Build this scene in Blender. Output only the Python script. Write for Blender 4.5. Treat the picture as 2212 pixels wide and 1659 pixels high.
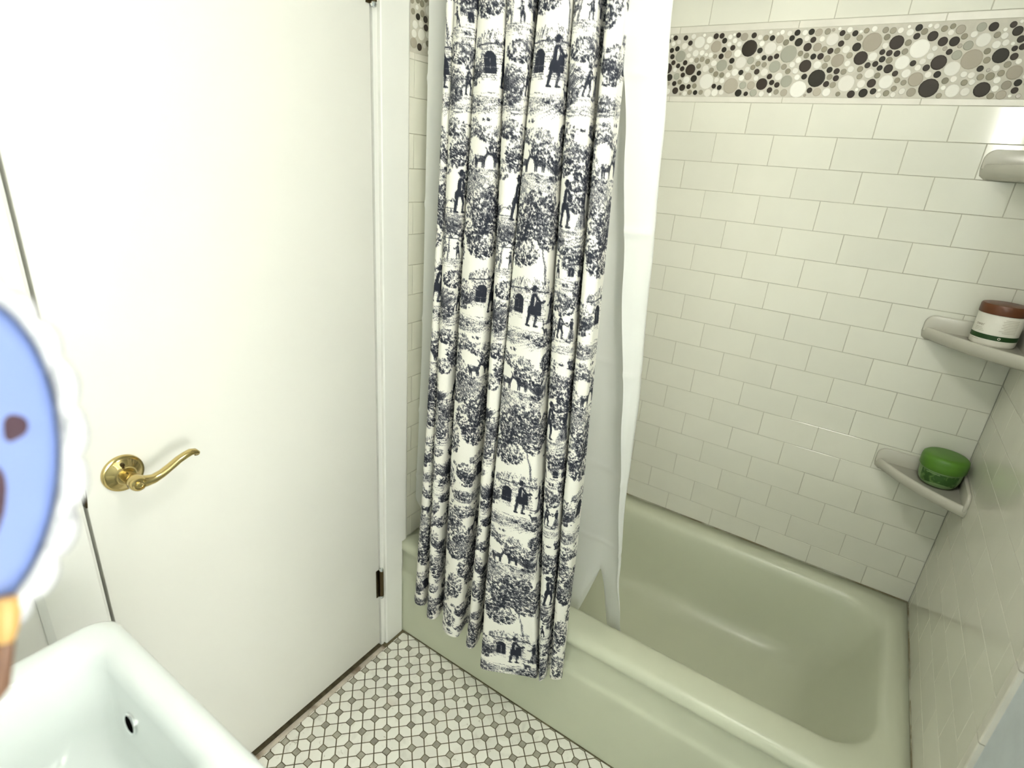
import bpy, bmesh, math, random
import numpy as np
from mathutils import Matrix, Vector

for o in list(bpy.data.objects):
    bpy.data.objects.remove(o)
scene = bpy.context.scene
COL = scene.collection
PI = math.pi
R = math.radians

# ------------------------------------------------------------------ camera
cam_d = bpy.data.cameras.new('camera')
cam = bpy.data.objects.new('camera', cam_d)
COL.objects.link(cam)
scene.camera = cam
CAM = Vector((1.00239, -1.03381, 1.46557))
right = Vector((0.83034828, 0.55203974, 0.07598584))
down = Vector((0.26358618, -0.2689597, -0.92638167))
fwd = Vector((-0.49096237, 0.78924825, -0.36884027))
m = Matrix.Identity(4)
for i in range(3):
    m[i][0], m[i][1], m[i][2], m[i][3] = right[i], -down[i], -fwd[i], CAM[i]
cam.matrix_world = m
cam_d.sensor_width = 36.0
cam_d.lens = 1195.448 / 2212 * 36.0
cam_d.clip_start = 0.02
cam_d.dof.use_dof = True
cam_d.dof.focus_distance = 1.3
cam_d.dof.aperture_fstop = (cam_d.lens / 1000.0) / 0.006   # aperture about 6 mm wide

# ------------------------------------------------------------------ world, exposure
world = bpy.data.worlds.new('world')
scene.world = world
world.use_nodes = True
bg = world.node_tree.nodes['Background']
bg.inputs['Color'].default_value = (1.0, 0.97, 0.9, 1)
bg.inputs['Strength'].default_value = 0.05
vs = scene.view_settings
vs.view_transform = 'Standard'
vs.look = 'None'
vs.gamma = 1.0
vs.use_curve_mapping = False
vs.exposure = 0.5
WINDOW_STRENGTH = 49.0
SIDE_PANEL_STRENGTH = 10.6
VANITY_GLOW = 0.8
ADDED_CEILING_POWER = 5.5

# light of an added, unseen ceiling lamp (the lamp itself is built below)
la = bpy.data.lights.new('added_ceiling_light', 'AREA')
la.shape = 'DISK'
la.size = 0.34
la.energy = ADDED_CEILING_POWER
la.color = (1.0, 0.98, 0.92)
lo = bpy.data.objects.new('added_ceiling_light', la)
COL.objects.link(lo)
lo.location = (1.0, -0.60, 2.325)

# ------------------------------------------------------------------ helpers
def link(name, me, parent=None, mat=None):
    o = bpy.data.objects.new(name, me)
    COL.objects.link(o)
    if parent is not None:
        o.parent = parent
    if mat is not None and me is not None and not me.materials:
        me.materials.append(mat)
    return o

def empty(name, loc=(0, 0, 0)):
    o = bpy.data.objects.new(name, None)
    o.empty_display_size = 0.05
    COL.objects.link(o)
    o.location = loc
    return o

def tag(o, label, cat, group=None):
    o['label'] = label
    o['category'] = cat
    if group:
        o['group'] = group
    return o

def struct(o, label=None, cat=None):
    o['kind'] = 'structure'
    if label:
        o['label'] = label
    if cat:
        o['category'] = cat
    return o

def mesh(name, verts, faces, smooth=False):
    me = bpy.data.meshes.new(name)
    me.from_pydata([tuple(v) for v in verts], [], faces)
    me.update()
    if smooth:
        me.shade_smooth()
    return me

def boxes(name, bs):
    V, F = [], []
    for (x0, x1, y0, y1, z0, z1) in bs:
        b = len(V)
        V += [(x0, y0, z0), (x1, y0, z0), (x1, y1, z0), (x0, y1, z0), (x0, y0, z1), (x1, y0, z1), (x1, y1, z1), (x0, y1, z1)]
        F += [(b, b+3, b+2, b+1), (b+4, b+5, b+6, b+7), (b, b+1, b+5, b+4), (b+1, b+2, b+6, b+5), (b+2, b+3, b+7, b+6), (b+3, b, b+4, b+7)]
    return mesh(name, V, F)

def bevel(me, w, seg=2, angle=40):
    bm = bmesh.new()
    bm.from_mesh(me)
    es = [e for e in bm.edges if len(e.link_faces) == 2 and e.calc_face_angle(0) > R(angle)]
    bmesh.ops.bevel(bm, geom=es, offset=w, segments=seg, profile=0.5, affect='EDGES', clamp_overlap=True)
    bm.to_mesh(me)
    bm.free()
    me.shade_smooth()
    try:
        me.set_sharp_from_angle(angle=R(50))
    except Exception:
        pass
    return me

def lathe(name, prof, n=32, smooth=True, sharp=40):
    """profile [(r, z)] around z"""
    V, F, rings = [], [], []
    for r, z in prof:
        if r < 1e-6:
            rings.append([len(V)])
            V.append((0, 0, z))
        else:
            rings.append(list(range(len(V), len(V) + n)))
            V += [(r*math.cos(2*PI*k/n), r*math.sin(2*PI*k/n), z) for k in range(n)]
    for a, b in zip(rings[:-1], rings[1:]):
        for k in range(n):
            k2 = (k+1) % n
            if len(a) == 1 and len(b) == 1:
                continue
            if len(a) == 1:
                F.append((a[0], b[k2], b[k]))
            elif len(b) == 1:
                F.append((a[k], a[k2], b[0]))
            else:
                F.append((a[k], a[k2], b[k2], b[k]))
    me = mesh(name, V, F, smooth)
    if smooth:
        me.set_sharp_from_angle(angle=R(sharp))
    return me

def tube(name, pts, rad, n=12, sx=1.0, caps=True):
    """swept tube, rad may be a list of (ra, rb)"""
    P = [Vector(p) for p in pts]
    V, F = [], []
    up = Vector((0, 0, 1))
    for i, p in enumerate(P):
        t = (P[min(i+1, len(P)-1)] - P[max(i-1, 0)]).normalized()
        u = up if abs(t.dot(up)) < 0.95 else Vector((1, 0, 0))
        s = t.cross(u).normalized()
        w = s.cross(t).normalized()
        rr = rad[i] if isinstance(rad, (list, tuple)) else rad
        ra, rb = rr if isinstance(rr, (list, tuple)) else (rr, rr)
        for k in range(n):
            a = 2*PI*k/n
            V.append(p + s*ra*math.cos(a) + w*rb*math.sin(a))
    for i in range(len(P)-1):
        for k in range(n):
            k2 = (k+1) % n
            F.append((i*n+k, i*n+k2, (i+1)*n+k2, (i+1)*n+k))
    if caps:
        F.append(tuple(range(n-1, -1, -1)))
        F.append(tuple((len(P)-1)*n+k for k in range(n)))
    me = mesh(name, V, F, True)
    me.set_sharp_from_angle(angle=R(55))
    return me

def extrude_profile(name, prof, x0, x1, closed=True, smooth=False):
    """profile [(y,z)] swept along x"""
    n = len(prof)
    V = [(x0, y, z) for y, z in prof] + [(x1, y, z) for y, z in prof]
    F = []
    for k in range(n if closed else n-1):
        k2 = (k+1) % n
        F.append((k, n+k, n+k2, k2))
    if closed:
        F.append(tuple(range(n)))
        F.append(tuple(range(2*n-1, n-1, -1)))
    me = mesh(name, V, F, smooth)
    return me

def rr(x0, x1, y0, y1, r, ns=14, nc=8):
    """rounded rectangle, counter-clockwise, constant point count"""
    pts = []
    cs = [(x1-r, y0+r, -PI/2), (x1-r, y1-r, 0), (x0+r, y1-r, PI/2), (x0+r, y0+r, PI)]
    for i, (cx, cy, a0) in enumerate(cs):
        for k in range(nc+1):
            a = a0 + PI/2*k/nc
            pts.append((cx+r*math.cos(a), cy+r*math.sin(a)))
        ex, ey = pts[-1]
        nx, ny, na = cs[(i+1) % 4]
        sx, sy = nx+r*math.cos(na), ny+r*math.sin(na)
        for k in range(1, ns):
            t = k/ns
            pts.append((ex+(sx-ex)*t, ey+(sy-ey)*t))
    return pts

def loft(name, rings, cap0=False, cap1=True):
    """rings: list of (point list, z)"""
    V, F = [], []
    n = len(rings[0][0])
    for pts, z in rings:
        V += [(x, y, z) for x, y in pts]
    for i in range(len(rings)-1):
        for k in range(n):
            k2 = (k+1) % n
            F.append((i*n+k, i*n+k2, (i+1)*n+k2, (i+1)*n+k))
    if cap1:
        F.append(tuple((len(rings)-1)*n+k for k in range(n)))
    if cap0:
        F.append(tuple(range(n-1, -1, -1)))
    return mesh(name, V, F, True)

# ------------------------------------------------------------------ materials
def mat(name, col, rough=0.5, metal=0.0, spec=0.5, noise=None, bump=None, objvar=0.0, objcol=False, coat=0.0, sss=0.0, mottles=()):
    """noise=(scale, amount, detail): colour mottling; bump=(scale, strength); objvar: brightness change from piece to piece"""
    mt = bpy.data.materials.new(name)
    mt.use_nodes = True
    nt = mt.node_tree
    N, L = nt.nodes, nt.links
    b = N['Principled BSDF']
    b.inputs['Roughness'].default_value = rough
    b.inputs['Metallic'].default_value = metal
    b.inputs['Specular IOR Level'].default_value = spec
    b.inputs['Coat Weight'].default_value = coat
    b.inputs['Coat Roughness'].default_value = 0.08
    tc = N.new('ShaderNodeTexCoord')
    oi = N.new('ShaderNodeObjectInfo')
    rgb = N.new('ShaderNodeRGB')
    rgb.outputs[0].default_value = (*col, 1)
    out = oi.outputs['Color'] if objcol else rgb.outputs[0]
    vec = N.new('ShaderNodeVectorMath')
    vec.operation = 'ADD'
    L.new(tc.outputs['Object'], vec.inputs[0])
    sc = N.new('ShaderNodeVectorMath')
    sc.operation = 'SCALE'
    sc.inputs[0].default_value = (7.1, 3.3, 5.7)
    L.new(oi.outputs['Random'], sc.inputs['Scale'])
    L.new(sc.outputs[0], vec.inputs[1])
    def tint(src, fac, colr):
        mx = N.new('ShaderNodeMix')
        mx.data_type = 'RGBA'
        L.new(fac, mx.inputs['Factor'])
        L.new(src, mx.inputs[6])
        mx.inputs[7].default_value = (*colr, 1)
        return mx.outputs[2]
    if noise:
        nz = N.new('ShaderNodeTexNoise')
        nz.inputs['Scale'].default_value = noise[0]
        nz.inputs['Detail'].default_value = noise[2] if len(noise) > 2 else 4
        L.new(vec.outputs[0], nz.inputs['Vector'])
        mr = N.new('ShaderNodeMapRange')
        mr.inputs['From Min'].default_value = 0.3
        mr.inputs['From Max'].default_value = 0.7
        mr.inputs['To Min'].default_value = 1 - noise[1]
        mr.inputs['To Max'].default_value = 1 + noise[1]
        L.new(nz.outputs['Fac'], mr.inputs['Value'])
        mx = N.new('ShaderNodeVectorMath')
        mx.operation = 'SCALE'
        L.new(out, mx.inputs[0])
        L.new(mr.outputs[0], mx.inputs['Scale'])
        out = mx.outputs[0]
    for (scale, lo_, hi_, colr) in mottles:
        nz = N.new('ShaderNodeTexNoise')
        nz.inputs['Scale'].default_value = scale
        nz.inputs['Detail'].default_value = 5
        nz.inputs['Distortion'].default_value = 0.6
        L.new(vec.outputs[0], nz.inputs['Vector'])
        mr = N.new('ShaderNodeMapRange')
        mr.inputs['From Min'].default_value = lo_
        mr.inputs['From Max'].default_value = hi_
        L.new(nz.outputs['Fac'], mr.inputs['Value'])
        out = tint(out, mr.outputs[0], colr)
    if objvar:
        mr = N.new('ShaderNodeMapRange')
        mr.inputs['To Min'].default_value = 1 - objvar
        mr.inputs['To Max'].default_value = 1 + objvar*0.3
        L.new(oi.outputs['Random'], mr.inputs['Value'])
        mx = N.new('ShaderNodeVectorMath')
        mx.operation = 'SCALE'
        L.new(out, mx.inputs[0])
        L.new(mr.outputs[0], mx.inputs['Scale'])
        out = mx.outputs[0]
    L.new(out, b.inputs['Base Color'])
    if bump:
        nz = N.new('ShaderNodeTexNoise')
        nz.inputs['Scale'].default_value = bump[0]
        nz.inputs['Detail'].default_value = 3
        L.new(vec.outputs[0], nz.inputs['Vector'])
        bp = N.new('ShaderNodeBump')
        bp.inputs['Strength'].default_value = bump[1]
        bp.inputs['Distance'].default_value = 0.002
        L.new(nz.outputs['Fac'], bp.inputs['Height'])
        L.new(bp.outputs[0], b.inputs['Normal'])
    return mt

def emit(name, col, strength):
    mt = bpy.data.materials.new(name)
    mt.use_nodes = True
    N = mt.node_tree.nodes
    b = N['Principled BSDF']
    b.inputs['Base Color'].default_value = (*col, 1)
    b.inputs['Emission Color'].default_value = (*col, 1)
    b.inputs['Emission Strength'].default_value = strength
    return mt

M = {}
M['door'] = mat('door_paint', (0.80, 0.795, 0.725), 0.45, noise=(3, 0.015), bump=(60, 0.03))
M['trim'] = mat('trim_paint', (0.85, 0.85, 0.79), 0.4, noise=(6, 0.02), bump=(40, 0.05))
M['plaster'] = mat('plaster', (0.80, 0.79, 0.73), 0.7, bump=(90, 0.08))
M['ceiling'] = mat('ceiling_paint', (0.72, 0.73, 0.70), 0.8)
M['bluewall'] = mat('blue_grey_paint', (0.56, 0.61, 0.62), 0.6, noise=(30, 0.04), bump=(160, 0.12))
M['tile'] = mat('glazed_subway_tile', (0.735, 0.73, 0.625), 0.09, spec=0.5, noise=(9, 0.02), bump=(14, 0.05), objvar=0.035)
M['grout_pale'] = mat('pale_wall_grout', (0.58, 0.575, 0.49), 0.6, noise=(30, 0.05))
M['grout'] = mat('wall_grout', (0.47, 0.46, 0.37), 0.85, noise=(30, 0.1))
M['liner'] = mat('stone_liner', (0.70, 0.68, 0.59), 0.35, noise=(25, 0.05), objvar=0.04)
M['mosaic_bed'] = mat('mosaic_grout', (0.53, 0.51, 0.43), 0.8, noise=(60, 0.06))
M['disc'] = mat('stone_disc', (0.5, 0.5, 0.5), 0.55, spec=0.3, noise=(160, 0.10), objcol=True, objvar=0.12)
M['disc_w'] = mat('pale_stone_disc', (0.80, 0.795, 0.71), 0.5, noise=(160, 0.05))
M['caulk'] = mat('brown_caulk', (0.20, 0.17, 0.09), 0.7, mottles=((9, 0.45, 0.62, (0.42, 0.42, 0.32)),))
M['tub'] = mat('enamel_tub', (0.595, 0.62, 0.47), 0.3, spec=0.5, noise=(4, 0.02))  # greenish cast of the shade is put into this even enamel colour
M['sink'] = mat('white_porcelain', (0.83, 0.88, 0.85), 0.1, spec=0.5, coat=0.3)
M['floor_grout'] = mat('floor_grout', (0.13, 0.11, 0.06), 0.9, noise=(60, 0.35))
M['marble'] = mat('marble_tile', (0.90, 0.89, 0.80), 0.35, mottles=((24, 0.55, 0.85, (0.66, 0.64, 0.56)), (70, 0.66, 0.75, (0.55, 0.52, 0.43)), (4, 0.6, 0.8, (0.74, 0.66, 0.56))), objvar=0.10)
M['dot'] = mat('grey_dot_tile', (0.40, 0.38, 0.30), 0.4, noise=(90, 0.15), objvar=0.3)
M['threshold'] = mat('worn_threshold', (0.55, 0.49, 0.40), 0.6, noise=(30, 0.2), mottles=((14, 0.5, 0.65, (0.25, 0.19, 0.13)),))
M['brass'] = mat('polished_brass', (0.56, 0.44, 0.19), 0.14, metal=1.0)
M['bronze'] = mat('dark_bronze', (0.10, 0.075, 0.04), 0.28, metal=1.0)
M['chrome'] = mat('chrome', (0.78, 0.80, 0.80), 0.08, metal=1.0)
M['black'] = mat('black_void', (0.004, 0.004, 0.004), 0.9, spec=0.0)
M['shelf'] = mat('ceramic_shelf', (0.56, 0.545, 0.46), 0.22, noise=(9, 0.03))
M['brownlid'] = mat('brown_lid', (0.115, 0.034, 0.009), 0.4, noise=(60, 0.12))
M['jarlabel'] = mat('white_jar_label', (0.82, 0.80, 0.70), 0.5, noise=(40, 0.03))
M['greenband'] = mat('dark_green_print', (0.012, 0.055, 0.008), 0.5)
M['ink'] = mat('brown_print', (0.42, 0.37, 0.27), 0.6)
M['greenlid'] = mat('green_lid', (0.085, 0.22, 0.02), 0.4, noise=(20, 0.06))
M['greentub'] = mat('pale_green_tub', (0.20, 0.32, 0.13), 0.35)
M['greenlabel'] = mat('dark_green_label', (0.03, 0.09, 0.012), 0.5, mottles=((70, 0.5, 0.6, (0.10, 0.20, 0.05)),))
M['rod'] = mat('rod_metal', (0.75, 0.75, 0.72), 0.2, metal=1.0)
M['wood'] = mat('brown_stem', (0.15, 0.075, 0.042), 0.5, noise=(40, 0.2))
M['gold'] = mat('gold_collar', (0.52, 0.31, 0.10), 0.4)
M['blue'] = mat('blue_face', (0.155, 0.215, 0.46), 0.6, mottles=((16, 0.58, 0.7, (0.19, 0.25, 0.48)),))
M['lace'] = mat('white_border', (0.60, 0.60, 0.61), 0.6, mottles=((60, 0.52, 0.66, (0.36, 0.36, 0.38)),))
M['maroon'] = mat('dark_maroon', (0.035, 0.008, 0.02), 0.6)

# ================================================================== the setting
TU, TV = 0.1540, 0.0778          # tile pitch
U0, ZR0 = 0.4467, 1.6689         # a joint of the first row, lower edge of the band
W, LX, HT = 0.724, 1.341, 0.356  # back wall, right end wall, tub rim
BAND0, BAND1 = 1.6835, 1.840     # mosaic
UP0 = 1.857                      # first tile row above the band
FRONT = -1.30
random.seed(4)

floor = link('floor', boxes('floor', [(0.0045, 2.1, FRONT, 0.8, -0.05, -0.0012), (-0.1, 0.0045, FRONT, -0.7525, -0.05, -0.0012), (-0.1, 0.0045, -0.0865, 0.8, -0.05, -0.0012), (-0.1, 0.0045, -0.7525, -0.0865, -0.05, -0.010)]), None, M['floor_grout'])
struct(floor, 'white marble floor of clipped square tiles with small grey dots', 'floor')
ceil = link('ceiling', boxes('ceiling', [(-0.1, 2.2, FRONT-0.62, 0.85, 2.4, 2.45)]), None, M['ceiling'])
struct(ceil, 'plain white ceiling above the room', 'ceiling')

wall_left = link('wall_left', boxes('wall_left', [(-0.10, -0.002, FRONT, -0.757, 0, 2.4), (-0.10, -0.002, -0.757, -0.083, 2.045, 2.4), (-0.10, -0.002, -0.083, 0.83, 0, 2.4)]), None, M['plaster'])
struct(wall_left, 'white wall that holds the door and the left end of the tub', 'wall')
wall_back = link('wall_back', boxes('wall_back', [(-0.1, 1.45, W+0.003, 0.83, 0, 2.4)]), None, M['plaster'])
struct(wall_back, 'white subway tile wall with a round pebble mosaic band behind the tub', 'wall')
wall_right = link('wall_right', boxes('wall_right', [(LX+0.004, 1.45, -0.64, 0.83, 0, 2.4), (1.45, 2.1, -0.64, -0.54, 0, 2.4)]), None, M['bluewall'])  # unseen end lengthened to shade the right part of the back wall
struct(wall_right, 'right end wall of the tub, tiled, then blue grey paint', 'wall')
wx0, wx1, wz0, wz1 = 1.335, 1.98, 1.62, 2.16
wall_front = link('wall_front', boxes('wall_front', [(-0.1, wx0, FRONT-0.62, FRONT, 0, 2.4), (wx1, 2.2, FRONT-0.62, FRONT, 0, 2.4), (wx0, wx1, FRONT-0.62, FRONT, 0, wz0), (wx0, wx1, FRONT-0.62, FRONT, wz1, 2.4)]), None, M['bluewall'])  # deep window reveal, shaped to keep direct light off the door
struct(wall_front, 'plain wall behind the sink with the window', 'wall')
sy0, sy1, sz0, sz1 = -1.24, -0.70, 0.62, 1.42
wall_side = link('wall_side', boxes('wall_side', [(2.1, 2.2, FRONT-0.1, sy0, 0, 2.4), (2.1, 2.2, sy1, -0.54, 0, 2.4), (2.1, 2.2, sy0, sy1, 0, sz0), (2.1, 2.2, sy0, sy1, sz1, 2.4)]), None, M['bluewall'])
struct(wall_side, 'plain side wall with an added light panel set in it', 'wall')

# window behind the camera
win = empty('window_1', (0, 0, 0))
struct(win, 'bright frosted window in the wall behind the sink', 'window')
link('window_frame', boxes('window_frame', [(wx0-0.05, wx0+0.012, FRONT-0.57, FRONT+0.012, wz0-0.05, wz1+0.05), (wx1-0.012, wx1+0.05, FRONT-0.57, FRONT+0.012, wz0-0.05, wz1+0.05), (wx0, wx1, FRONT-0.57, FRONT+0.012, wz1-0.012, wz1+0.05), (wx0, wx1, FRONT-0.57, FRONT+0.02, wz0-0.05, wz0+0.012)]), win, M['trim'])
link('pane', boxes('pane', [(wx0+0.012, wx1-0.012, FRONT-0.56, FRONT-0.555, wz0+0.012, wz1-0.012)]), win, emit('daylight_pane', (1.0, 0.98, 0.915), WINDOW_STRENGTH))

side_panel = empty('added_side_panel', (0, 0, 0))  # unseen glowing panel with a frame, added to light the door
struct(side_panel, 'unseen glowing panel added in the side wall to light the door', 'window')
link('window_frame', boxes('window_frame', [(2.088, 2.16, sy0-0.05, sy0+0.012, sz0-0.05, sz1+0.05), (2.088, 2.16, sy1-0.012, sy1+0.05, sz0-0.05, sz1+0.05), (2.088, 2.16, sy0, sy1, sz1-0.012, sz1+0.05), (2.08, 2.16, sy0, sy1, sz0-0.05, sz0+0.012), (2.11, 2.15, sy0, sy1, (sz0+sz1)/2-0.015, (sz0+sz1)/2+0.015)]), side_panel, M['trim'])
link('pane', boxes('pane', [(2.14, 2.145, sy0+0.012, sy1-0.012, sz0+0.012, sz1-0.012)]), side_panel, emit('added_side_glow', (1.0, 0.99, 0.955), SIDE_PANEL_STRENGTH))

# ---------------------------------------------------------------- wall tiles
def tile_mesh(w, h, d=0.0016, b=0.0006):
    w, h = w/2, h/2
    V = []
    for (a, c, y) in ((w, h, 0.0), (w, h, -(d-b*0.7)), (w-b, h-b, -d)):
        V += [(-a, y, -c), (a, y, -c), (a, y, c), (-a, y, c)]
    F = [(8, 9, 10, 11)]
    for r_ in (0, 4):
        for k in range(4):
            k2 = (k+1) % 4
            F.append((r_+k, r_+k2, r_+4+k2, r_+4+k))
    return mesh('tile', V, F)

_tm = {}
G = 0.0017
def put_tile(parent, kind, a, z, w, h, name='tile', mtl='tile', rotz=0.0, plane=None, d=0.0016, tilt=0.0022):
    """a: centre along the wall"""
    key = (round(w, 4), round(h, 4), mtl, d)
    if key not in _tm:
        _tm[key] = tile_mesh(w, h, d)
        _tm[key].materials.append(M[mtl])
    o = bpy.data.objects.new(name, _tm[key])
    COL.objects.link(o)
    o.parent = parent
    if kind == 'back':
        o.location = (a, W+d, z)
    elif kind == 'right':
        o.location = (LX+d, a, z)
    else:
        o.location = (-d, a, z)
    base = {'back': 0.0, 'right': -PI/2, 'left': PI/2}[kind]
    o.rotation_euler = (random.gauss(0, tilt), 0, base+random.gauss(0, tilt*0.7))
    return o

rows = [(k, ZR0-k*TV, ZR0-(k-1)*TV) for k in range(1, 18)]
rows[-1] = (17, HT+0.002, ZR0-16*TV)
uprows = [(1, UP0, UP0+TV), (2, UP0+TV, UP0+2*TV)]
def tile_wall(parent, kind, lo_, hi_, joint):
    for (k, z0, z1) in rows + uprows:
        off = joint + (0 if k % 2 else TU/2)
        n0 = math.floor((lo_-off)/TU)
        x = off + n0*TU
        while x < hi_ - 0.003:
            a0, a1 = max(x, lo_), min(x+TU, hi_)
            if a1-a0 > 0.006:
                g_ = 0.0010 if kind == 'right' else G
                put_tile(parent, kind, (a0+a1)/2, (z0+z1)/2, a1-a0-g_, z1-z0-g_, d=0.0014 if kind == 'right' else 0.0016)
            x += TU
def bed(parent, kind, lo_, hi_, z0, z1, mtl, dep):
    if kind == 'back':
        b = (lo_, hi_, W+dep, W+0.02, z0, z1)
    elif kind == 'right':
        b = (LX+dep, LX+0.02, lo_, hi_, z0, z1)
    else:
        b = (-0.02, -dep, lo_, hi_, z0, z1)
    return link('grout_bed', boxes('grout_bed', [b]), parent, M[mtl])
def liners(parent, kind, lo_, hi_, joint, step):
    for z0, z1 in ((ZR0, BAND0), (BAND1, UP0)):
        x = joint + step*math.floor((lo_-joint)/step)
        while x < hi_-0.003:
            a0, a1 = max(x, lo_), min(x+step, hi_)
            if a1-a0 > 0.01:
                put_tile(parent, kind, (a0+a1)/2, (z0+z1)/2, a1-a0-G, z1-z0-0.0014, 'liner_tile', 'liner', d=0.0035)
            x += step

for wl, kind, lo_, hi_, joint in ((wall_back, 'back', 0.002, LX, U0), (wall_right, 'right', -0.062, W, W-0.03), (wall_left, 'left', 0.024, W, 0.0425)):
    bed(wl, kind, lo_, hi_, HT, UP0+2*TV, 'grout_pale' if kind == 'right' else 'grout', 0.0011)
    bed(wl, kind, lo_, hi_, BAND0, BAND1, 'mosaic_bed', 0.0006).name = 'mosaic_bed'
    tile_wall(wl, kind, lo_, hi_, joint)
    liners(wl, kind, lo_, hi_, joint-0.0782+0.0005 if kind == 'back' else joint, 0.3085)
# rounded end tiles where the tile stops on the right wall
bn = extrude_profile('bullnose_tile', [(0.006, -0.012), (-0.003, -0.012), (-0.0045, -0.009), (-0.0045, 0.012), (0.006, 0.012)], -TV, TV)
for k in range(11):
    z = HT + 0.08 + k*2*TV
    o = link('bullnose_tile', bn, wall_right, M['liner'])
    o.scale = (0.985, 1, 1)
    # local x -> world z, local y -> world x, local z -> world y
    o.matrix_local = Matrix(((0, 1, 0, LX), (0, 0, 1, -0.0725), (1, 0, 0, z), (0, 0, 0, 1))) @ Matrix.Diagonal((0.985, 1, 1, 1))

# ---------------------------------------------------------------- pebble mosaic
def disc_mesh(n=16):
    V = []
    for rr_, y in ((1.0, 0.0), (0.985, -0.7), (0.86, -1.0)):
        V += [(rr_*math.cos(2*PI*k/n), y, rr_*math.sin(2*PI*k/n)) for k in range(n)]
    F = [tuple(range(2*n, 3*n))]
    for r_ in (0, n):
        for k in range(n):
            F.append((r_+k, r_+(k+1) % n, r_+n+(k+1) % n, r_+n+k))
    me = mesh('mosaic_disc', V, F)
    return me
DISC = disc_mesh()
DISC.materials.append(M['disc'])
DCOL = {'D': [(0.028, 0.022, 0.014), (0.035, 0.026, 0.018), (0.022, 0.020, 0.012)],
        'T': [(0.36, 0.325, 0.255), (0.40, 0.365, 0.29), (0.31, 0.285, 0.22), (0.36, 0.36, 0.29)],
        'W': [(0.81, 0.80, 0.72), (0.78, 0.77, 0.69), (0.74, 0.72, 0.64)]}
SMALLT = [(0.27, 0.25, 0.18), (0.30, 0.28, 0.21), (0.24, 0.225, 0.16)]
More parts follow.
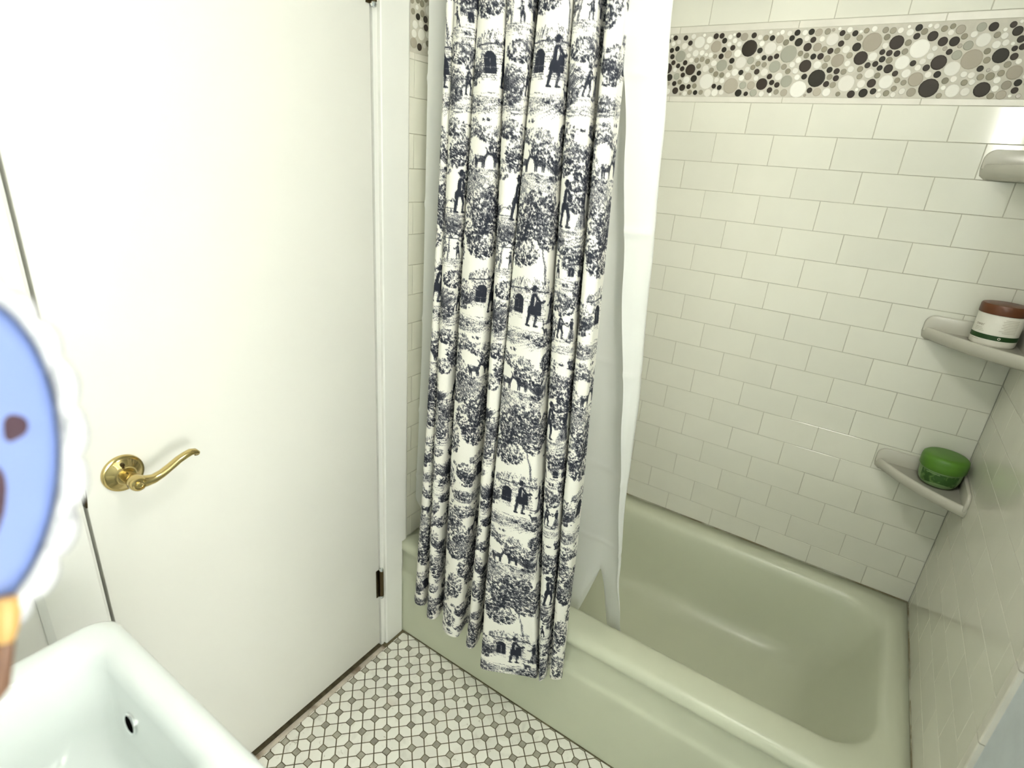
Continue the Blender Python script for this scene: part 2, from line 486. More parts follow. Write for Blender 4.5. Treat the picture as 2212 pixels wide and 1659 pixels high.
MOS = '3590 18307 65D;3887 18299 64D;4041 18168 64D;3403 18235 66D;3537 18003 64D;3691 18039 66D;3581 17845 66D;3639 17693 63D;3985 17684 66D;3793 17613 62D;3926 17535 66D;3974 17378 64D;4428 17421 65D;3589 17318 92D;4309 17285 89D;3764 17161 65D;4019 17057 88D;4199 17082 64D;3828 16978 89D;4419 16931 63D;4912 17094 62D;5070 17060 64D;4725 18308 71D;4882 18310 68D;4977 18192 68D;5006 17977 66D;4960 17821 69D;5231 18017 67D;5272 17709 70D;5573 17424 65D;5320 18310 63D;5723 18288 67D;5816 16907 58D;5612 16927 90D;5982 17437 69D;4167 17509 141D;3488 17547 138D;5668 17992 199D;3819 17850 145T;4777 18059 143T;5026 17602 144T;5141 17863 96T;5764 17705 90T;4301 17743 67T;4451 17761 69T;4612 17707 69T;4386 17595 65T;4793 17825 57T;4763 17487 69T;4904 17392 71T;5072 17368 68T;5262 17545 68T;5858 17542 63T;5783 17328 91T;3801 17345 88T;3915 17201 64T;4360 17101 66T;4258 16939 68T;4574 16940 63T;5371 17100 194T;5692 17117 93T;5905 17111 103T;6005 16934 91T;5482 18264 96T;5970 17626 68T;4300 18174 146W;4568 18224 88W;3892 18093 84W;4240 17910 90W;4677 17210 191W;4592 17525 87W;4105 17250 93W;5517 17658 140W;5389 17880 93W;4771 16923 97W;4967 16930 90W;5411 17426 88W;4795 17657 76W;4103 18323 64W;3710 18195 63W;3553 18164 59W;4063 18022 62W;4053 17860 62W;4149 17744 62W;3720 17507 58W;4417 17917 70W;4518 18056 73W;4666 17857 65W;5111 18272 63W;5253 18180 63W;5122 18100 61W;5386 18098 66W;5241 17366 65W;4955 17245 66W;5113 17223 66W;5147 16937 66W;4122 16907 63W;5722 17498 63W;5617 17283 71W;5999 17280 66W;5929 17775 59W;6778 18305 69D;7106 18311 71D;6677 18189 66D;6196 18209 66D;7188 18134 68D;6859 18092 95D;7094 17976 95D;5950 17933 69D;7812 18254 64D;7841 18029 69D;7643 17875 68D;7282 17762 67D;7447 17762 75D;6092 17762 63D;6251 17743 66D;6397 17789 65D;6332 17321 68D;6420 17179 65D;6562 17122 67D;6407 17000 69D;7732 17456 69D;7900 17424 69D;7923 17270 69D;7735 17139 70D;7952 16960 53D;7180 17311 68D;7382 16997 66D;6176 17142 142D;7143 17552 144D;7482 17270 200D;8351 16912 87D;6037 18220 70T;6387 18174 94T;6556 18097 71T;7279 18292 85T;7474 18303 70T;7941 18169 69T;6962 17839 65T;7115 17786 65T;7322 17969 97T;7494 17916 69T;7796 17876 68T;6678 17835 200T;6406 17550 141T;6132 17600 65T;6636 17541 70T;6756 17438 67T;6776 17207 142T;7611 17710 77T;7597 17548 68T;7859 17661 146T;8096 17768 69T;8056 17412 67T;7773 17298 68T;6582 16957 65T;6775 16938 88T;7567 16958 96T;7891 17120 72T;8060 16916 55T;6197 17976 146W;7624 18124 140W;7987 17897 86W;7100 17019 194W;8179 17152 185W;6173 17423 93W;6557 17319 94W;7422 17573 91W;7783 16954 98W;8094 17593 70W;8204 17463 75W;6593 18297 62W;6957 18298 64W;7035 18167 66W;7389 18143 65W;5888 18231 64W;5963 18089 67W;6426 17969 66W;6948 17686 68W;6827 17583 69W;6932 17442 69W;7015 17296 69W;6217 16906 70W;8040 18036 54W;8095 18238 65D;8204 17944 95D;9385 18297 73D;9389 18127 68D;9703 18116 104D;8780 17820 61D;8931 17796 67D;9092 17781 68D;8819 17668 68D;8544 17546 65D;8701 17571 64D;8818 17483 62D;9003 17463 97D;9171 17360 63D;9474 17571 64D;9765 17472 71D;10019 17333 73D;8732 17155 97D;8612 16941 98D;8817 16979 69D;8353 17704 150D;9021 18013 150D;9932 17050 200D;9975 17578 155D;8325 18284 59T;8722 18280 66T;8881 18263 68T;8794 18132 67T;8506 18036 205T;9257 18000 69T;9515 18216 68T;8216 18143 68T;8406 17466 66T;8436 17304 64T;8971 17644 71T;9240 17820 66T;8812 17324 65T;9257 17216 61T;9401 17167 61T;9237 17039 63T;9103 16938 68T;9622 17235 152T;9613 16961 96T;9906 17807 44T;10179 16892 59T;9520 17867 196W;9251 17587 150W;9030 17181 150W;8629 17363 105W;8606 17729 95W;9395 17360 96W;9234 18209 76W;8803 17954 67W;8516 17140 91W;8485 18315 61W;9035 18257 65W;9813 17868 59W;9654 17605 69W;9775 17712 73W;9596 17475 65W;9419 16982 72W;8950 16894 65W;9254 16907 60W;9840 17330 69W;9720 18309 57W;7956 18318 63W;9928 18001 96D;10147 17995 100D;10111 17789 62D;10778 18254 90D;11112 18280 63D;11223 18155 95D;11328 17998 71D;11276 17823 56D;11318 17667 72D;10789 17441 64D;11546 17157 71D;11536 17006 66D;11401 17852 64D;11074 17691 150D;10947 17020 156D;9883 18258 65T;10031 18298 55T;10196 18226 94T;10303 18089 62T;10565 18259 91T;10429 17906 96T;10577 17630 202T;10275 17721 99T;10810 17784 64T;10856 17607 67T;10889 18095 63T;10210 17202 69T;10580 17163 65T;10845 17273 68T;11016 17286 82T;11192 17348 66T;11251 17516 65T;11421 17360 144T;11360 17109 92T;11328 16914 96T;11142 16894 68T;11667 17031 54T;10671 18004 138W;10267 17448 150W;10404 16993 137W;10652 16974 92W;10933 17904 81W;10720 17170 64W;10029 18172 61W;10387 18305 55W;10470 18121 67W;10926 18279 51W;11027 18070 68W;11086 17937 67W;10667 17309 70W;10524 17330 66W;11071 17442 69W;11163 17207 69W;10360 17232 68W;11180 17040 70W;11425 17570 57W'
LEFTMOS = [(.052, 1.755, .0067, 'D'), (.077, 1.755, .0069, 'D'), (.079, 1.739, .0069, 'D'), (.058, 1.697, .0075, 'D'), (.106, 1.770, .0064, 'D'), (.107, 1.752, .0061, 'D'), (.051, 1.786, .0062, 'T'), (.065, 1.783, .0070, 'T'), (.066, 1.764, .0070, 'T'), (.093, 1.752, .0065, 'T'), (.100, 1.738, .0071, 'T'), (.086, 1.709, .0062, 'T'), (.039, 1.702, .0106, 'T'), (.033, 1.781, .0054, 'T'), (.036, 1.762, .0062, 'T'), (.103, 1.721, .0071, 'T'), (.077, 1.794, .0063, 'T'), (.048, 1.772, .0050, 'W'), (.088, 1.774, .0110, 'W'), (.043, 1.738, .0084, 'W'), (.064, 1.723, .0115, 'W'), (.063, 1.743, .0071, 'W'), (.086, 1.726, .0065, 'W'), (.040, 1.720, .0080, 'W'), (.075, 1.703, .0055, 'W')]
def put_disc(parent, kind, a, z, r, c):
    o = bpy.data.objects.new('mosaic_disc', DISC)
    COL.objects.link(o)
    o.parent = parent
    h = 0.0016 + 0.0003*random.random()
    if kind == 'back':
        o.location = (a, W+0.0008, z)
        o.rotation_euler = (0, 0, 0)
    else:
        o.location = (-0.0008, a, z)
        o.rotation_euler = (0, 0, PI/2)
    o.scale = (r, h, r)
    pal = SMALLT if (c == 'T' and r < 0.0085) else DCOL[c]
    cc = random.choice(pal)
    o.color = (*cc, 1)
pts = []
for t in MOS.split(';'):
    a, b, c = t.split()
    pts.append((int(a)/1e4, int(b)/1e4, int(c[:-1])/1e4, c[-1]))
pts.sort(key=lambda q: -q[2])
for q in pts[:300]:
    put_disc(wall_back, 'back', *q)
for q in LEFTMOS:
    put_disc(wall_left, 'left', *q)

def disc_fill(parent, kind, lo_, hi_, have, name, seed, rset, tries):
    """the leftover small pieces between the others, and the band beyond the picture, joined into one part"""
    rnd = random.Random(seed)
    cells = list(have)
    new = []
    for (r0, r1, nt) in tries:
        for _ in range(nt):
            r = rnd.uniform(r0, r1)
            a, z = rnd.uniform(lo_+r, hi_-r), rnd.uniform(BAND0+r+0.001, BAND1-r-0.001)
            if all((a-q[0])**2+(z-q[1])**2 > (r+q[2]+0.0008)**2 for q in cells):
                cells.append((a, z, r, 'W'))
                new.append((a, z, r))
    groups = {}
    for (a, z, r) in new:
        c = rnd.choices(rset[0], rset[1])[0]
        groups.setdefault(c, []).append((a, z, r))
    base = [tuple(v.co) for v in DISC.vertices]
    fc = [tuple(p.vertices) for p in DISC.polygons]
    V, F, mi = [], [], []
    order = ['W', 'T', 'D']
    for c, lst in groups.items():
        for (a, z, r) in lst:
            b = len(V)
            for (x, y, zz) in base:
                if kind == 'back':
                    V.append((a+x*r, W+0.0008+y*0.0016, z+zz*r))
                else:
                    V.append((-0.0008-y*0.0016, a+x*r, z+zz*r))
            for f in fc:
                F.append(tuple(b+i for i in f))
                mi.append(order.index(c))
    me = mesh(name, V, F)
    me.polygons.foreach_set('material_index', mi)
    for c in order:
        me.materials.append(MD[c])
    o = link(name, me, parent)
    o['kind'] = 'stuff'
    return o
MD = {'W': M['disc_w'], 'T': mat('taupe_stone_disc', (0.33, 0.30, 0.235), 0.28, noise=(160, 0.1)), 'D': mat('dark_stone_disc', (0.028, 0.022, 0.014), 0.28)}
disc_fill(wall_back, 'back', 0.25, 1.172, pts, 'mosaic_filler', 3, (['W', 'T'], [0.8, 0.2]), ((0.006, 0.008, 3000), (0.0035, 0.006, 12000)))
disc_fill(wall_back, 'back', 1.176, LX, pts, 'mosaic_filler', 5, (['W', 'T', 'D'], [0.4, 0.3, 0.3]), ((0.013, 0.021, 300), (0.006, 0.01, 2500)))
disc_fill(wall_left, 'left', 0.026, W, LEFTMOS, 'mosaic_filler', 6, (['W', 'T', 'D'], [0.4, 0.3, 0.3]), ((0.013, 0.02, 900), (0.006, 0.01, 5000)))

# ---------------------------------------------------------------- floor tiles: squares clipped at two corners, dots between
FP, FX, FY = 0.0465, 0.0318, -0.0438
S = FP/math.sqrt(2)
DH = 0.0106       # half diagonal of a dot
GR = 0.0015       # half joint
XW, YW = 0.020, -0.0035   # floor pieces stop at the threshold strip and the tub
def clip(poly, ax, val, keep_less):
    out = []
    n = len(poly)
    for i in range(n):
        p, q = poly[i], poly[(i+1) % n]
        ip = (p[ax] <= val) == keep_less
        iq = (q[ax] <= val) == keep_less
        if ip:
            out.append(p)
        if ip != iq:
            t = (val-p[ax])/(q[ax]-p[ax])
            out.append((p[0]+t*(q[0]-p[0]), p[1]+t*(q[1]-p[1])))
    return out
def area(poly):
    return 0.5*sum(poly[i][0]*poly[(i+1) % len(poly)][1]-poly[(i+1) % len(poly)][0]*poly[i][1] for i in range(len(poly)))
def inset(poly, d):
    n = len(poly)
    cx, cy = sum(p[0] for p in poly)/n, sum(p[1] for p in poly)/n
    out = []
    for x, y in poly:
        l = math.hypot(x-cx, y-cy) or 1
        out.append((x-(x-cx)/l*d, y-(y-cy)/l*d))
    return out
def slab(poly, ztop=0.0, zb=-0.004, b=0.0007):
    if area(poly) < 0:
        poly = poly[::-1]
    n = len(poly)
    ins = inset(poly, b)
    V = [(x, y, zb) for x, y in poly]+[(x, y, ztop-b*0.6) for x, y in poly]+[(x, y, ztop) for x, y in ins]
    F = [tuple(range(2*n, 3*n))]
    for r_ in (0, n):
        for k in range(n):
            F.append((r_+k, r_+(k+1) % n, r_+n+(k+1) % n, r_+n+k))
    return V, F
def corner(a, b):
    # lattice crossing: (i-j)=a, (i+j)=b
    i, j = (a+b)/2, (b-a)/2
    return FX+i*FP, FY-j*FP
def cell_poly(a, b):
    c = [corner(a, b), corner(a+1, b), corner(a+1, b+1), corner(a, b+1)]
    dots = [(a+b) % 2 == 0, (a+1+b) % 2 == 0, (a+b+2) % 2 == 0, (a+b+1) % 2 == 0]
    cx, cy = sum(p[0] for p in c)/4, sum(p[1] for p in c)/4
    k = (S-2*GR)/S
    c = [(cx+(x-cx)*k, cy+(y-cy)*k) for x, y in c]
    out = []
    cut = DH*1.0 - GR + 0.0016
    for n_ in range(4):
        p = c[n_]
        if dots[n_]:
            for q in (c[n_-1], c[(n_+1) % 4]):
                l = math.hypot(q[0]-p[0], q[1]-p[1])
                out.append((p[0]+(q[0]-p[0])*cut/l, p[1]+(q[1]-p[1])*cut/l))
        else:
            out.append(p)
    return out
def project(x, y, z=0.0):
    v = Vector((x, y, z))-CAM
    d = v.dot(fwd)
    return 1106+1195.45*v.dot(right)/d, 829.5+1195.45*v.dot(down)/d
def visible(poly):
    for x, y in poly:
        px, py = project(x, y)
        if px > 540 and py < 1690 and py < 1690 and (py > 1330) and px < 1400 and py-1590 < (px-570)*2.6:
            return True
    return False
pieces = []
for a in range(-75, 75):
    for b in range(-75, 75):
        for kind_ in ('tile', 'dot'):
            if kind_ == 'tile':
                poly = cell_poly(a, b)
            else:
                if (a+b) % 2:
                    continue
                x, y = corner(a, b)
                d = DH/math.sqrt(2) - 0.0002
                poly = [(x-d, y-d), (x+d, y-d), (x+d, y+d), (x-d, y+d)]
            full = True
            for ax, val, less in ((0, XW, False), (1, YW, True), (0, 2.09, True), (1, FRONT+0.01, False)):
                if len(poly) >= 3:
                    q = clip(poly, ax, val, less)
                    if len(q) != len(poly) or any(abs(u[0]-v[0])+abs(u[1]-v[1]) > 1e-9 for u, v in zip(q, poly)):
                        full = False
                    poly = q
            if len(poly) < 3 or abs(area(poly)) < 1.5e-5:
                continue
            pieces.append((kind_, poly, full, (a+b) % 2))
shared = {}
field = {'tile': ([], []), 'dot': ([], [])}
cnt = {'tile': 0, 'dot': 0}
for kind_, poly, full, par in pieces:
    if visible(poly) and cnt[kind_] < 300:
        cnt[kind_] += 1
        cx, cy = sum(p[0] for p in poly)/len(poly), sum(p[1] for p in poly)/len(poly)
        key = (kind_, par) if full else None
        if key is None or key not in shared:
            V, F = slab([(x-cx, y-cy) for x, y in poly])
            me = mesh('floor_tile' if kind_ == 'tile' else 'dot_tile', V, F)
            me.materials.append(M['marble'] if kind_ == 'tile' else M['dot'])
            if key:
                shared[key] = me
        else:
            me = shared[key]
        o = bpy.data.objects.new('floor_tile' if kind_ == 'tile' else 'dot_tile', me)
        COL.objects.link(o)
        o.parent = floor
        o.location = (cx, cy, random.uniform(-0.0002, 0.0002))
    else:
        if poly[0][0] > 1.34 and poly[0][1] > -0.64:
            continue
        V, F = slab(poly)
        fv, ff = field[kind_]
        b0 = len(fv)
        fv += V
        ff += [tuple(b0+i for i in f) for f in F]
print('floor pieces', cnt)
for kind_, nm, mt_ in (('tile', 'floor_tile_field', 'marble'), ('dot', 'dot_tile_field', 'dot')):
    o = link(nm, mesh(nm, *field[kind_]), floor, M[mt_])
    o['kind'] = 'stuff'

# ---------------------------------------------------------------- door, casing, threshold
YH, YL = -0.0905, -0.7470        # hinge edge and latch edge
door = link('door_1', bevel(boxes('door_slab', [(-0.037, -0.0015, YL, YH, 0.013, 2.035)]), 0.0012), None, M['door'])
struct(door, 'plain white flush door with a brass lever', 'door')
HY, HZ = -0.6865, 0.9115         # lever centre
handle = empty('door_handle', (0, HY, HZ))
handle.parent = door
def to_x(o, x=0.0, y=0.0, z=0.0):
    o.rotation_euler = (0, PI/2, 0)
    o.location = (x, y, z)
    return o
rose = to_x(link('rose', lathe('rose', [(0, 0), (0.0335, 0), (0.0338, 0.003), (0.033, 0.0055), (0.0305, 0.0068), (0.029, 0.0068), (0.0275, 0.0085), (0.018, 0.0125), (0.0155, 0.015), (0.0148, 0.0175), (0.0125, 0.0178), (0, 0.0178)], 48), handle, M['brass']), -0.0015)
neck = to_x(link('neck', lathe('neck', [(0.0108, 0.015), (0.0108, 0.036), (0.0125, 0.038), (0.0135, 0.042), (0.0138, 0.052), (0.0128, 0.0575), (0.0112, 0.060), (0.0085, 0.0605), (0.0078, 0.0590), (0, 0.0590)], 40), handle, M['brass']))
to_x(link('privacy_button', lathe('privacy_button', [(0.0058, 0.057), (0.0058, 0.0612), (0.0045, 0.0622), (0.0032, 0.0618), (0, 0.0618)], 24), handle, M['brass']))
to_x(link('screw', lathe('screw', [(0.0036, 0.008), (0.0036, 0.0125), (0.0028, 0.0138), (0, 0.0140)], 16), handle, M['bronze']), 0, -0.002, 0.0205)
ss = link('set_screw', lathe('set_screw', [(0.0022, 0.012), (0.0022, 0.0141), (0.0012, 0.0138), (0, 0.0135)], 12), handle, M['bronze'])
ss.rotation_euler = (R(95), 0, 0)
ss.location = (0.049, 0.0, 0.0)
# S-shaped lever: from the neck, flat blade, curled tip
lp = [(0.048, 0.004, 0.000), (0.050, 0.014, -0.003), (0.051, 0.026, -0.0035), (0.052, 0.040, 0.001), (0.052, 0.055, 0.008), (0.052, 0.070, 0.0155), (0.0515, 0.083, 0.0195), (0.051, 0.093, 0.0215), (0.050, 0.1005, 0.0195), (0.049, 0.1045, 0.0150), (0.0485, 0.105, 0.0110)]
lr = [(0.0120, 0.0115), (0.0110, 0.0100), (0.0098, 0.0080), (0.0090, 0.0070), (0.0086, 0.0066), (0.0084, 0.0064), (0.0082, 0.0062), (0.0080, 0.0060), (0.0076, 0.0056), (0.0068, 0.0050), (0.0050, 0.0036)]
link('lever', tube('lever', lp, lr, 18), handle, M['brass'])
# hinges: dark knuckles with bright pins
for z0, z1 in ((0.203, 0.303), (1.747, 1.847)):
    h = link('hinge', boxes('hinge', [(-0.001, 0.0012, YH-0.012, YH+0.004, z0, z1)]), door, M['bronze'])
    k = link('knuckle', lathe('knuckle', [(0.0, z0+0.004), (0.0068, z0+0.004), (0.0068, z1-0.004), (0.0, z1-0.004)], 16), h, M['bronze'])
    k.location = (0.006, YH+0.0035, 0)
    for zz, sgn in ((z0, -1), (z1, 1)):
        p = link('pin_tip', lathe('pin_tip', [(0.0, -0.0075), (0.0055, -0.005), (0.0075, 0.0), (0.0055, 0.005), (0.0, 0.0075)], 14), h, M['chrome'])
        p.location = (0.006, YH+0.0035, zz)
# strike plate and chipped latch edge
link('latch_plate', boxes('latch_plate', [(-0.030, -0.0005, YL-0.0022, YL+0.0004, 0.870, 0.935)]), door, M['bronze'])
chip = mesh('paint_chip', [(-0.0012, YL+0.0003, 0.868), (-0.0012, YL-0.001, 0.872), (-0.0008, YL+0.0025, 0.885), (-0.0008, YL+0.0042, 0.902), (-0.0008, YL+0.0025, 0.925), (-0.0012, YL, 0.936), (-0.004, YL-0.001, 0.90)], [(0, 1, 2), (1, 3, 2), (1, 6, 3), (6, 4, 3), (6, 5, 4)])
link('paint_chip', chip, door, M['bronze'])

def casing(name, y0, y1, t=0.012, z1=2.10, notch=None, flip=False):
    prof = [(0, y0), (t*0.85, y0), (t, y0+0.003), (t, y1-0.010), (t*0.6, y1-0.002), (t*0.45, y1), (0, y1)]
    if flip:
        prof = [(x, y0+y1-y) for x, y in prof][::-1]
    zs = [0.0, z1]
    def seg(prof, z0, z1):
        n = len(prof)
        V = [(x-0.002, y, z0) for x, y in prof]+[(x-0.002, y, z1) for x, y in prof]
        F = [(k, (k+1) % n, n+(k+1) % n, n+k) for k in range(n)]+[tuple(range(n-1, -1, -1)), tuple(range(n, 2*n))]
        return V, F
    if notch:
        low = [(x, min(y, notch[1])) for x, y in prof]
        V, F = seg(low, 0.0, notch[0])
        V2, F2 = seg(prof, notch[0], z1)
        F += [tuple(i+len(V) for i in f) for f in F2]
        V += V2
    else:
        V, F = seg(prof, 0.0, z1)
    return mesh(name, V, F)
trim1 = link('trim_1', casing('trim_1', -0.072, 0.0225, notch=(HT+0.004, -0.0035)), None, M['trim'])
struct(trim1, 'white door casing between the door hinges and the tub', 'door trim')
link('jamb', boxes('jamb', [(-0.10, 0.0015, -0.0865, -0.0765, 0, 2.05), (-0.10, -0.0005, -0.0765, -0.072, 0, 2.05), (-0.10, -0.040, -0.098, -0.0865, 0, 2.05)]), trim1, M['trim'])
trim2 = link('trim_2', casing('trim_2', -0.845, -0.7575, t=0.014, flip=True), None, M['trim'])
struct(trim2, 'white door casing on the latch side behind the sink', 'door trim')
link('jamb', boxes('jamb', [(-0.10, -0.001, -0.7575, -0.7525, 0, 2.05), (-0.10, -0.040, -0.7525, -0.739, 0, 2.05)]), trim2, M['trim'])
trim3 = link('trim_3', boxes('trim_3', [(-0.1, 0.010, -0.845, 0.0225, 2.041, 2.13)]), None, M['trim'])
struct(trim3, 'white casing across the top of the door', 'door trim')
trim4 = link('trim_4', bevel(boxes('trim_4', [(0.0045, 0.019, -0.7525, -0.0865, -0.004, 0.0010)]), 0.001), None, M['threshold'])
struct(trim4, 'worn pinkish threshold strip under the door', 'threshold')
link('gap_shade_slab', boxes('gap_shade_slab', [(-0.09, 0.0045, -0.7525, -0.0865, -0.010, -0.006)]), trim4, M['floor_grout'])  # dark slab added so the gap under the door looks shaded
base = link('baseboard_front', bevel(boxes('baseboard_front', [(0.0, 2.1, FRONT, FRONT+0.014, 0, 0.10)]), 0.004), None, M['trim'])
struct(base, 'white baseboard along the wall behind the sink', 'baseboard')

# ================================================================== things
# ---------------------------------------------------------------- bathtub
tub = empty('bathtub', (0, 0, 0))
tag(tub, 'pale built-in bathtub under the tiled wall, greenish shade put into its colour', 'bathtub')
NS, NC = 16, 9
tr = []
def ring(x0, x1, y0, y1, r, z):
    tr.append((rr(x0, x1, y0, y1, r, NS, NC), z))
X0, X1, Y1 = 0.0, LX, W
ring(X0, X1, 0.0060, Y1, 0.002, 0.318)
ring(X0, X1, 0.0000, Y1, 0.002, 0.322)
ring(X0, X1, -0.0020, Y1, 0.002, 0.332)
ring(X0, X1, 0.0010, Y1, 0.002, 0.3435)
ring(X0, X1, 0.0090, Y1, 0.002, 0.3520)
ring(X0, X1, 0.0220, Y1, 0.002, 0.3560)
ring(0.045, LX-0.038, 0.070, 0.678, 0.10, 0.3565)
ring(0.055, LX-0.048, 0.084, 0.664, 0.11, 0.3555)
ring(0.064, LX-0.058, 0.095, 0.654, 0.115, 0.3500)
ring(0.070, LX-0.065, 0.103, 0.647, 0.118, 0.3380)
ring(0.075, LX-0.072, 0.108, 0.642, 0.120, 0.3200)
ring(0.100, LX-0.125, 0.124, 0.632, 0.125, 0.200)
ring(0.115, LX-0.170, 0.138, 0.622, 0.125, 0.125)
ring(0.130, LX-0.195, 0.152, 0.610, 0.12, 0.095)
ring(0.155, LX-0.225, 0.178, 0.585, 0.11, 0.074)
ring(0.200, LX-0.275, 0.220, 0.540, 0.10, 0.064)
ring(0.300, LX-0.400, 0.300, 0.460, 0.06, 0.060)
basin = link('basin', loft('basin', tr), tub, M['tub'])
ap = [(0.0060, 0.318), (0.0085, 0.312), (0.0095, 0.300), (0.0092, 0.262), (0.0080, 0.246), (0.0050, 0.236), (0.0012, 0.230), (-0.0008, 0.222), (0.0000, 0.205), (0.0010, 0.120), (0.0, 0.0)]
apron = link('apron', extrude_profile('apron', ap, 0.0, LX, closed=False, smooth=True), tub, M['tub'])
link('caulk', tube('caulk', [(0.0, W-0.001, HT+0.001), (0.4, W-0.001, HT+0.001), (0.9, W-0.001, HT+0.001), (LX-0.002, W-0.001, HT+0.001), (LX-0.001, W-0.004, HT+0.001), (LX-0.0005, 0.5, HT+0.001), (LX-0.0005, 0.2, HT+0.001), (LX-0.0005, 0.0, HT+0.001)], 0.0022, 8), tub, M['caulk'])
link('floor_joint', boxes('floor_joint', [(0.0, LX, -0.0035, 0.001, -0.003, 0.0015)]), tub, M['floor_grout'])

# ---------------------------------------------------------------- corner shelves
def make_shelf(z, label):
    root = empty('corner_shelf', (LX, W, z))
    tag(root, label, 'corner shelf', 'ceramic corner shelves stacked above the tub end')
    A, B = 0.198, 0.176          # along the back wall and along the right wall
    n = 18
    def front(off, zz):
        out = []
        for k in range(n+1):
            t = k/n
            x, y = -A*(1-t), -B*t
            bow = 0.020*math.sin(PI*t)**0.8 - off
            l = math.hypot(A, B)
            out.append((x-bow*B/l, y-bow*A/l, zz))
        return out
    # body: slab under the dish
    V, F = [], []
    lay = [front(0.020, -0.034), front(0.004, -0.026), front(0.0, -0.014), front(0.0, -0.004), front(0.003, 0.0), front(0.009, 0.0005), front(0.013, -0.003), front(0.017, -0.006)]
    for L_ in lay:
        L_ = [(min(x, -0.0005), min(y, -0.0005), zz) for x, y, zz in L_]
        V += L_
    m_ = n+1
    for i in range(len(lay)-1):
        for k in range(n):
            F.append((i*m_+k, i*m_+k+1, (i+1)*m_+k+1, (i+1)*m_+k))
    c = len(V)
    V += [(0, 0, -0.034), (0, 0, -0.006)]
    F.append(tuple(range(n, -1, -1))+(c,))
    F.append(tuple((len(lay)-1)*m_+k for k in range(m_))+(c+1,))
    for side in (0, n):
        F.append(tuple(i*m_+side for i in range(len(lay)))+(c+1, c))
    me = mesh('dish', V, F, True)
    me.set_sharp_from_angle(angle=R(60))
    link('dish', me, root, M['shelf'])
    # flanges against the two walls with rounded outer ends
    def flange(length):
        prof = []
        for k in range(7):
            a = PI/2*k/6
            prof.append((-length+0.022-0.022*math.sin(PI/2-a)*1.0, 0.010+0.022*math.sin(a)))
        prof = [(-length, -0.012)]+prof+[(0, 0.032), (0, -0.012)]
        return prof
    for wall, ln in (('back', A), ('right', B)):
        pr = flange(ln)
        k_ = len(pr)
        V = []
        for d in (0.0, -0.009):
            V += [(s, d, zz) if wall == 'back' else (d, s, zz) for s, zz in pr]
        F = [tuple(range(k_)), tuple(range(2*k_-1, k_-1, -1))]+[(i, (i+1) % k_, k_+(i+1) % k_, k_+i) for i in range(k_)]
        bm_ = mesh('wall_flange', V, F)
        b2 = bmesh.new(); b2.from_mesh(bm_); bmesh.ops.recalc_face_normals(b2, faces=b2.faces); b2.to_mesh(bm_); b2.free()
        link('wall_flange', bevel(bm_, 0.003, 2), root, M['shelf'])
    return root
Z1, Z2, Z3 = 1.548, 1.158, 0.775
make_shelf(Z1, 'topmost ceramic corner shelf just below the mosaic band, at the right edge')
make_shelf(Z2, 'middle ceramic corner shelf that carries the brown-lidded white jar')
make_shelf(Z3, 'lowest ceramic corner shelf that carries the green-lidded round tub')

# ---------------------------------------------------------------- jars
def wrap_text(body, size, r, z, ang, mt_, parent, name):
    cu = bpy.data.curves.new('t', 'FONT')
    cu.body = body
    cu.size = size
    cu.align_x = 'CENTER'
    ob = bpy.data.objects.new('t', cu)
    COL.objects.link(ob)
    dg = bpy.context.evaluated_depsgraph_get()
    me = bpy.data.meshes.new_from_object(ob.evaluated_get(dg))
    bpy.data.objects.remove(ob)
    for v in me.vertices:
        a = ang + v.co.x/r
        v.co = Vector((r*math.cos(a), r*math.sin(a), z+v.co.y))
    me.materials.clear()
    return link(name, me, parent, mt_)
def arc_patch(name, r, a0, a1, z0, z1, n, mt_, parent):
    V = []
    for k in range(n+1):
        a = a0+(a1-a0)*k/n
        for zz in (z0, z1):
            V.append((r*math.cos(a), r*math.sin(a), zz))
    F = [(2*k, 2*k+2, 2*k+3, 2*k+1) for k in range(n)]
    return link(name, mesh(name, V, F, True), parent, mt_)
def toward_cam(x, y):
    return math.atan2(CAM.y-y, CAM.x-x)

jx, jy, jz = 1.2785, 0.6755, Z2-0.006
jar = empty('cream_jar', (jx, jy, jz))
tag(jar, 'white labelled jar with brown screw lid and dark green stripe', 'jar')
RJ = 0.0445
link('jar_body', lathe('jar_body', [(0, 0), (RJ-0.003, 0), (RJ-0.0005, 0.003), (RJ, 0.006), (RJ, 0.073), (RJ-0.002, 0.076), (0, 0.076)], 48), jar, M['jarlabel'])
lid = link('lid', lathe('lid', [(RJ+0.001, 0.0745), (RJ+0.0016, 0.0765), (RJ+0.0014, 0.0935), (RJ-0.0005, 0.0965), (RJ-0.006, 0.0980), (0, 0.0975)], 48), jar, M['brownlid'])
link('green_stripe', lathe('green_stripe', [(RJ+0.0003, 0.0165), (RJ+0.0003, 0.0275)], 48), jar, M['greenband'])
ac = toward_cam(jx, jy)
# small print: columns of thin lines, and the readable end of a word
for k in range(9):
    w_ = (0.42, 0.5, 0.47, 0.5, 0.44, 0.5, 0.36, 0.55, 0.40)[k]
    a1_ = ac + 0.95
    arc_patch('print_line', RJ+0.0003, a1_-w_-0.28, a1_-0.06, 0.0655-k*0.0037, 0.0662-k*0.0037, 8, M['ink'], jar)
for k in range(3):
    arc_patch('print_line', RJ+0.0003, ac-1.05, ac-0.62+0.06*k, 0.0405-k*0.0034, 0.0412-k*0.0034, 8, M['ink'], jar)
arc_patch('print_line', RJ+0.0003, ac-1.05, ac-0.62, 0.0128, 0.0135, 8, M['ink'], jar)
wrap_text('ower', 0.0105, RJ+0.0004, 0.0455, ac-0.80, M['ink'], jar, 'lettering')
em = link('emblem', lathe('emblem', [(0.0017, 0.0), (0.0030, 0.0002), (0.0017, 0.0004)], 14), jar, M['jarlabel'])
